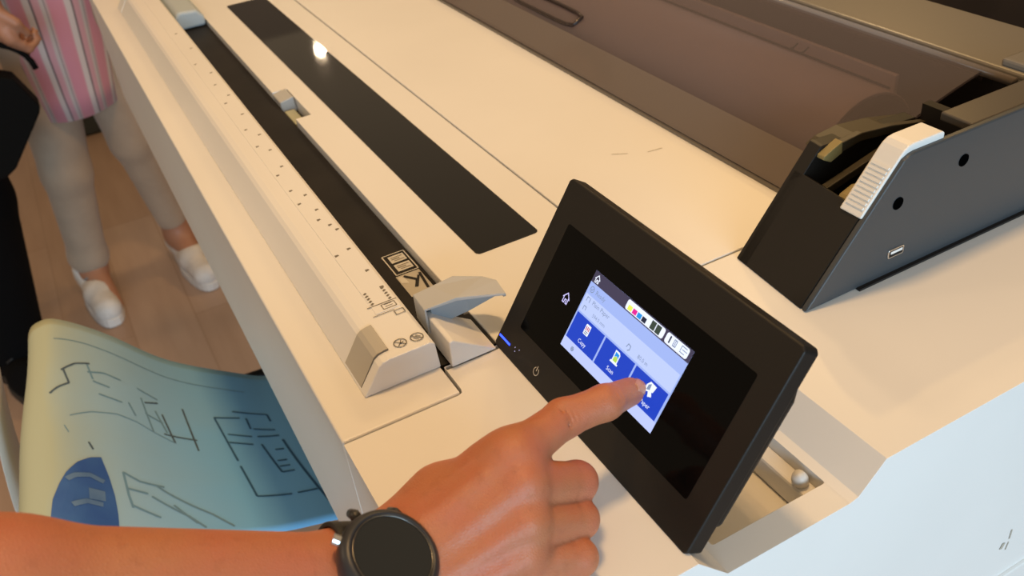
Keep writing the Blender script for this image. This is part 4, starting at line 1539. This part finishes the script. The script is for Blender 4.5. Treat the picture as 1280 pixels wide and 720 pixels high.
P, Fg, Tb = hand_prims(w1_, dd / np.linalg.norm(dd), v3(.8, .6, .06), v3(-.6, .8, .08))
Bd.group(P, .01, .012)
for g in Fg + [Tb]:
    Bd.group(g, .003, .006)
P, Fg, Tb = hand_prims(v3(-1.88, -.66, .88), v3(0, 0, -1), v3(.9, .4, 0), v3(-.4, .9, 0))
Bd.group(P, .01, .012)
for g in Fg + [Tb]:
    Bd.group(g, .003, .006)
hd = head(Bd, ch + v3(.02, 0, .36), (.9, .5, -.2))
Bd.build('body', M['skin_far'], K)
face_and_hair(*hd, K, True, False)
Tb_ = Body(0.008)
Tb_.group([(a1 + v3(0, .010, -.015), k1 + v3(0, .008, 0), .066, .085), (k1 + v3(0, .008, 0), h1, .082, .115)], .02, 0)
Tb_.group([(a2 + v3(0, 0, -.015), k2, .066, .080), (k2, h2, .082, .115)], .02, .012)
Tb_.group([(h1, h2, .115, .115)], .03, .04)
Tb_.build('trousers', M['black_cloth'], K)
Jb = Body(0.008)
Jb.group([(v3(-1.98, -.44, .86), ch, .145, .150), (v3(-1.98, -.36, .86), ch + v3(0, .06, 0), .12, .13), (v3(-1.98, -.53, .86), ch + v3(0, -.06, 0), .12, .13), (ch + v3(0, -.13, .10), ch + v3(0, .13, .10), .08, .08)], .05, 0)
Jb.group([(ch + v3(0, .17, .09), e1_, .066, .056), (e1_, e1_ + (w1_ - e1_) * .72, .056, .046)], .02, .02)
Jb.group([(ch + v3(0, -.19, .09), v3(-1.95, -.68, 1.10), .066, .056), (v3(-1.95, -.68, 1.10), v3(-1.90, -.665, .94), .056, .046)], .02, .02)
Jb.build('jacket', M['black_cloth'], K)
shoe(K, (-2.02, -.462, 0), (-1.77, -.385, 0), M['black_cloth'], M['rubber'], .046)
shoe(K, (-2.14, -.52, 0), (-1.90, -.42, 0), M['black_cloth'], M['rubber'], .046)

BG = empty('handbag', (-1.84, -.26, .54), 'black bag hanging from the hand of the person in black', 'bag')
bgp = [(-0.3805, 0.7634), (-0.1988, 0.7758), (-0.173, 0.7634), (-0.1463, 0.6965), (-0.153, 0.6821), (-0.2371, 0.5817), (-0.261, 0.5674), (-0.3709, 0.5578), (-0.3853, 0.577)]
prism('bag_body', bgp, -1.8627, -1.8065, 'x', M['bag'], BG, .004, 3)
hpts = []
for i in range(15):
    a = math.pi * i / 14
    hpts.append((-1.8376, -0.2084 + .081 * math.cos(a), 0.7634 + .069 * math.sin(a)))
tube('bag_handle', hpts, .006, M['bag'], BG, 8)

# dark crate far behind the woman
CB = empty('storage_bin', (-3.55, -.02, 0), 'dark green bin standing on the floor behind the striped shirt', 'bin')
bv = [(-3.70, -.16), (-3.40, -.16), (-3.40, .12), (-3.70, .12)]
gm = mat('dark_green_plastic', (0.035, 0.035, 0.022), 0.6)
prism('bin_body', bv, 0.001, .42, 'z', gm, CB, .012, 3)
prism('bin_lid', [(-3.71, -.17), (-3.39, -.17), (-3.39, .13), (-3.71, .13)], .42, .45, 'z', gm, CB, .008, 3)

# dark cabinet behind the printer
DC = empty('cabinet', (-0.4, 1.6, 0), 'dark brown cabinet standing behind the printer', 'cabinet')
dk = mat('dark_cabinet_wood', (0.022, 0.015, 0.010), 0.5, var=0.3, var_scale=6)
box('cabinet_body', -1.8, 1.0, 1.45, 1.95, 0.06, 0.92, dk, DC, .004)
box('cabinet_top', -1.82, 1.02, 1.42, 1.97, 0.92, 0.95, dk, DC, .003)
box('cabinet_plinth', -1.76, .96, 1.49, 1.93, 0.0, 0.06, M['black_soft'], DC)
for i in range(4):
    x0 = -1.79 + i * .698
    d_ = box('cabinet_door', x0, x0 + .688, 1.432, 1.449, 0.08, 0.905, dk, DC, .002)
    tube('door_handle', [(x0 + .60, 1.414, .60), (x0 + .60, 1.414, .72)], .006, M['metal'], d_, 8)
